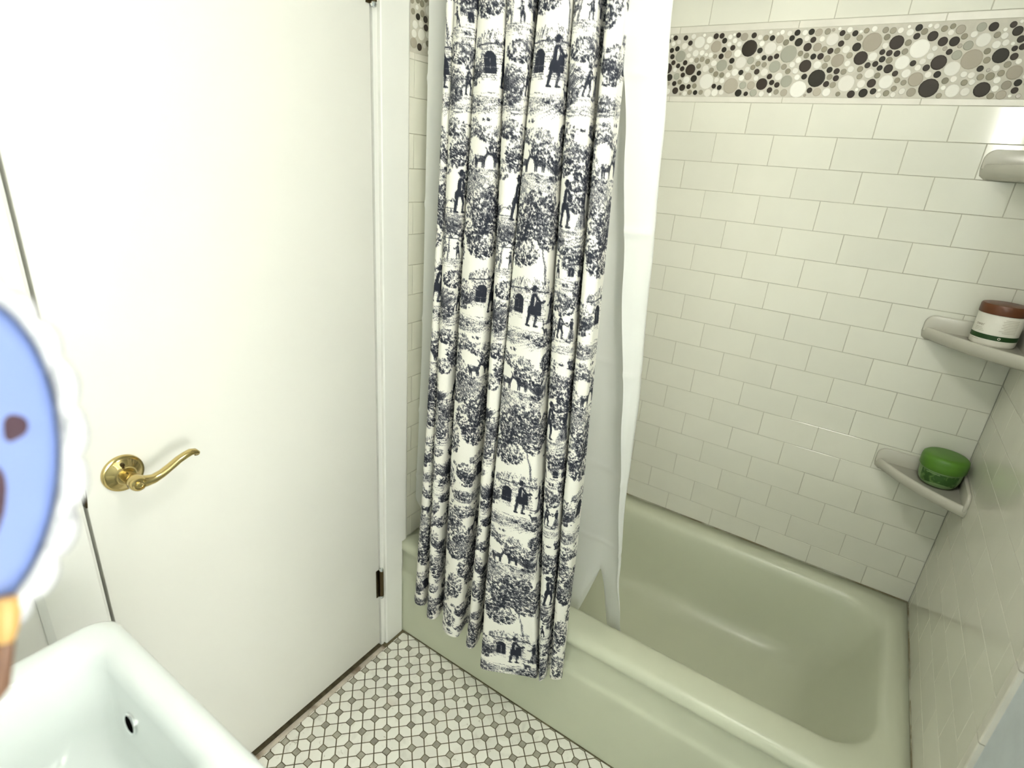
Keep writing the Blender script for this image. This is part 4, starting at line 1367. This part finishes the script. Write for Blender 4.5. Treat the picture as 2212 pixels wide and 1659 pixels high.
LK = [  # z, control points (x, y) from the wall end to the free end; the last stretch folds back over itself
    (1.945, [(.050, .030), (.11, .055), (.20, .030), (.30, .055), (.40, .030), (.47, .052), (.530, .056), (.572, .046), (.588, .028), (.555, .016), (.505, .012)]),
    (1.74, [(.052, .030), (.11, .057), (.20, .032), (.30, .057), (.40, .032), (.47, .054), (.535, .056), (.580, .046), (.597, .030), (.562, .016), (.515, .010)]),
    (1.52, [(.050, .031), (.11, .060), (.20, .034), (.30, .060), (.40, .036), (.48, .058), (.545, .062), (.603, .050), (.619, .032), (.592, .018), (.556, .010)]),
    (1.27, [(.048, .032), (.11, .066), (.20, .040), (.30, .066), (.40, .042), (.49, .064), (.560, .070), (.622, .056), (.637, .036), (.618, .020), (.591, .011)]),
    (0.98, [(.044, .034), (.11, .076), (.20, .050), (.30, .078), (.40, .056), (.49, .078), (.570, .084), (.642, .066), (.656, .044), (.646, .030), (.631, .022)]),
    (0.78, [(.034, .038), (.10, .088), (.20, .064), (.30, .092), (.40, .074), (.49, .096), (.575, .100), (.644, .080), (.658, .062), (.654, .052), (.648, .046)]),
    (0.50, [(.018, .046), (.10, .120), (.20, .112), (.30, .124), (.40, .114), (.49, .120), (.572, .118), (.630, .118), (.662, .108), (.663, .104), (.661, .102)]),
    (0.365, [(.022, .110), (.10, .130), (.20, .124), (.30, .132), (.40, .126), (.49, .124), (.556, .114), (.622, .132), (.680, .114), (.683, .112), (.684, .111)]),
    (0.305, [(.080, .126), (.12, .134), (.20, .130), (.30, .138), (.40, .132), (.49, .130), (.552, .126), (.622, .140), (.692, .118), (.695, .117), (.696, .116)]),
]
LK.sort(key=lambda q: -q[0])
NLU, NLV = 200, 260
zs_ = np.array([q[0] for q in LK])
secs = np.stack([catmull(q[1], NLU) for q in LK])
V = []
for r_ in range(NLV):
    t = r_/(NLV-1)
    z = 1.945-(1.945-0.305)*t
    i = int(np.clip(np.searchsorted(-zs_, -z, side='right')-1, 0, len(LK)-2))
    f = (zs_[i]-z)/(zs_[i]-zs_[i+1])
    f2 = f*f*(3-2*f)*0.5+f*0.5
    s_ = secs[i]*(1-f2)+secs[i+1]*f2
    # faint fold creases left from the packet
    cr = 0.003*sum(math.exp(-((z-zz)/0.008)**2) for zz in (1.63, 1.36, 1.07, 0.80, 0.58))
    for k in range(NLU):
        u = k/(NLU-1)
        # lower edge: three hanging points
        lift = 0.0
        if t > 0.8:
            x = s_[k][0]
            # arch between the two hanging tips, deep notch between them
            notch = 0.115*max(0.0, 1-abs(x-0.603)/0.044)**1.1
            lift = notch*((t-0.8)/0.2)**2*1.6
            lift += 0.065*max(0.0, 1-abs(x-0.30)/0.30)*((t-0.8)/0.2)**2
        V.append((s_[k][0], s_[k][1]-cr, z+lift))
F = [(r_*NLU+k, (r_+1)*NLU+k, (r_+1)*NLU+k+1, r_*NLU+k+1) for r_ in range(NLV-1) for k in range(NLU-1)]
liner = link('curtain_liner', mesh('curtain_liner', V, F, True), None, translucent_cloth('white_liner_cloth', (0.86, 0.87, 0.83)))
tag(liner, 'plain white shower liner hanging into the tub behind the printed curtain', 'shower curtain')

# ---------------------------------------------------------------- rod (above the picture)
rod = empty('curtain_rod', (0, 0.012, 1.965))
tag(rod, 'straight metal shower rod that carries the printed curtain and liner', 'curtain rod')
link('tube', tube('tube', [(0.0, 0, 0), (0.4, 0, 0), (0.9, 0, 0), (LX, 0, 0)], 0.0125, 20), rod, M['rod'])
for x, s in ((0.0, 1), (LX, -1)):
    f_ = link('flange', lathe('flange', [(0, 0), (0.030, 0), (0.030, 0.004), (0.018, 0.012), (0.0135, 0.022), (0.0135, 0.026)], 28), rod, M['rod'])
    f_.location = (x, 0, 0)
    f_.rotation_euler = (0, s*PI/2, 0)
for k in range(9):
    x = 0.06+0.065*k
    pts_ = [(0, 0.0185*math.cos(t)+0.0, 0.0185*math.sin(t)-0.003) for t in np.linspace(0.0, 2*PI, 15)]
    o = link('ring', tube('ring', pts_, 0.0014, 6), rod, M['rod'])
    o.location = (x, 0, 0)

# ---------------------------------------------------------------- blurred oval piece at the left edge, on a stem from the sink deck
def at(px, py, d):
    v = right*((px-1106)/1195.45)+down*((py-829.5)/1195.45)+fwd
    return CAM+v*d
D_ = 0.28
oc = at(-75, 985, D_)
n_ = (CAM-oc).normalized()
ex = (at(25, 985, D_)-oc)
ex = (ex-n_*ex.dot(n_)).normalized()
ez = n_.cross(ex)
orn = empty('oval_ornament', oc)
tag(orn, 'blurred blue oval with a scalloped white border close at the left edge', 'ornament')
mw = Matrix((ex, ez, n_)).transposed().to_4x4()
orn.matrix_world = Matrix.Translation(oc) @ mw
AO, BO = 0.0365, 0.0825
def oval(t, k=1.0, grow=0.0):
    x, y = (AO*k+grow)*math.cos(t), (BO*k+grow)*math.sin(t)
    return x-0.06*y*1.2, y
nO = 72
V = [(0, 0, 0.006)]
F = []
for j, (k, z) in enumerate(((0.5, 0.0055), (0.85, 0.004), (1.0, 0.001), (1.0, -0.006))):
    for i in range(nO):
        x, y = oval(2*PI*i/nO, k)
        V.append((x, y, z))
for i in range(nO):
    F.append((0, 1+i, 1+(i+1) % nO))
for j in range(3):
    for i in range(nO):
        F.append((1+j*nO+i, 1+(j+1)*nO+i, 1+(j+1)*nO+(i+1) % nO, 1+j*nO+(i+1) % nO))
F.append(tuple(1+3*nO+i for i in range(nO-1, -1, -1)))
link('face', mesh('face', V, F, True), orn, M['blue'])
# scalloped border: a ring whose outer edge swells into lobes
V, F = [], []
nB = 220
for i in range(nB):
    t = 2*PI*i/nB
    s = abs(math.sin(t*10))
    wd = 0.0105+0.0045*s**0.7
    for gz_, gr in ((-0.005, 0.0), (0.006, 0.001), (0.0085+0.002*s, 0.35*wd), (0.0060+0.002*s, 0.75*wd), (0.000, wd), (-0.005, wd*0.9)):
        x, y = oval(t, 1.0, gr)
        V.append((x, y, gz_))
for i in range(nB):
    for j in range(6):
        j2 = (j+1) % 6
        F.append((i*6+j, i*6+j2, ((i+1) % nB)*6+j2, ((i+1) % nB)*6+j))
me_ = mesh('scalloped_border', V, F, True)
b2 = bmesh.new(); b2.from_mesh(me_); bmesh.ops.recalc_face_normals(b2, faces=b2.faces); b2.to_mesh(me_); b2.free()
link('scalloped_border', me_, orn, M['lace'])
# dark painted figure on the face
def blob(name, cx, cy, a, b_, mt_):
    V = [(cx, cy, 0.0075)]
    n2 = 28
    for i in range(n2):
        t = 2*PI*i/n2
        w_ = 1+0.12*math.sin(3*t+1)
        V.append((cx+a*w_*math.cos(t), cy+b_*w_*math.sin(t), 0.0050))
    return link(name, mesh(name, V, [(0, 1+i, 1+(i+1) % n2) for i in range(n2)], True), orn, mt_)
blob('dark_figure', 0.0165, 0.0145, 0.0055, 0.0085, M['maroon'])
blob('dark_figure', 0.0095, -0.0230, 0.0085, 0.0310, M['maroon'])
# gold collar, brown stem, foot
def loc(px, py, d):
    return orn.matrix_world.inverted() @ at(px, py, d)
c0, c1 = loc(14, 1292, D_), loc(10, 1385, D_)
link('collar', tube('collar', [c0, c0*0.7+c1*0.3, c0*0.3+c1*0.7, c1], [0.0045, 0.0063, 0.0056, 0.0040], 16), orn, M['gold'])
foot_w = Vector((0.550, -1.242, 0.8210))
ft = orn.matrix_world.inverted() @ foot_w
s1 = loc(-4, 1480, D_)
link('stem', tube('stem', [c1, s1, s1*0.5+ft*0.5, ft], [0.0042, 0.0053, 0.0060, 0.009], 14), orn, M['wood'])
fo = link('foot', lathe('foot', [(0, 0), (0.034, 0), (0.034, 0.004), (0.022, 0.010), (0.010, 0.016), (0, 0.018)], 28), orn, M['wood'])
fo.matrix_local = orn.matrix_world.inverted() @ Matrix.Translation(foot_w)

# ---------------------------------------------------------------- lamps (outside the picture)
van = empty('vanity_lamp', (0.40, FRONT, 1.98))
tag(van, 'glass vanity lamp on the wall above the sink', 'lamp')
link('back_plate', bevel(boxes('back_plate', [(-0.20, 0.20, 0.0, 0.025, -0.045, 0.045)]), 0.006), van, M['chrome'])
for k in (-0.13, 0.0, 0.13):
    sh = link('lamp_shade', lathe('lamp_shade', [(0, -0.055), (0.030, -0.050), (0.046, -0.030), (0.050, 0.0), (0.040, 0.035), (0.022, 0.050), (0, 0.052)], 24), van, emit('lit_glass_%d' % (k*100), (1.0, 0.93, 0.78), VANITY_GLOW))
    sh.location = (k, 0.085, 0.0)
    ar = link('arm', tube('arm', [(k, 0.02, 0), (k, 0.045, 0)], 0.012, 12), van, M['chrome'])
cl = empty('added_ceiling_lamp', (1.0, -0.60, 2.4))  # unseen lamp, added as fill for the floor and tub rim
tag(cl, 'unseen round ceiling lamp added to brighten the floor and tub rim', 'lamp')
link('canopy', lathe('canopy', [(0.18, 0.0), (0.18, -0.02), (0.165, -0.022)], 36), cl, M['chrome'])
link('added_lamp_glass', lathe('added_lamp_glass', [(0.165, -0.02), (0.155, -0.045), (0.11, -0.062), (0.0, -0.068)], 36), cl, emit('added_ceiling_glass', (1.0, 0.96, 0.88), 3.0))
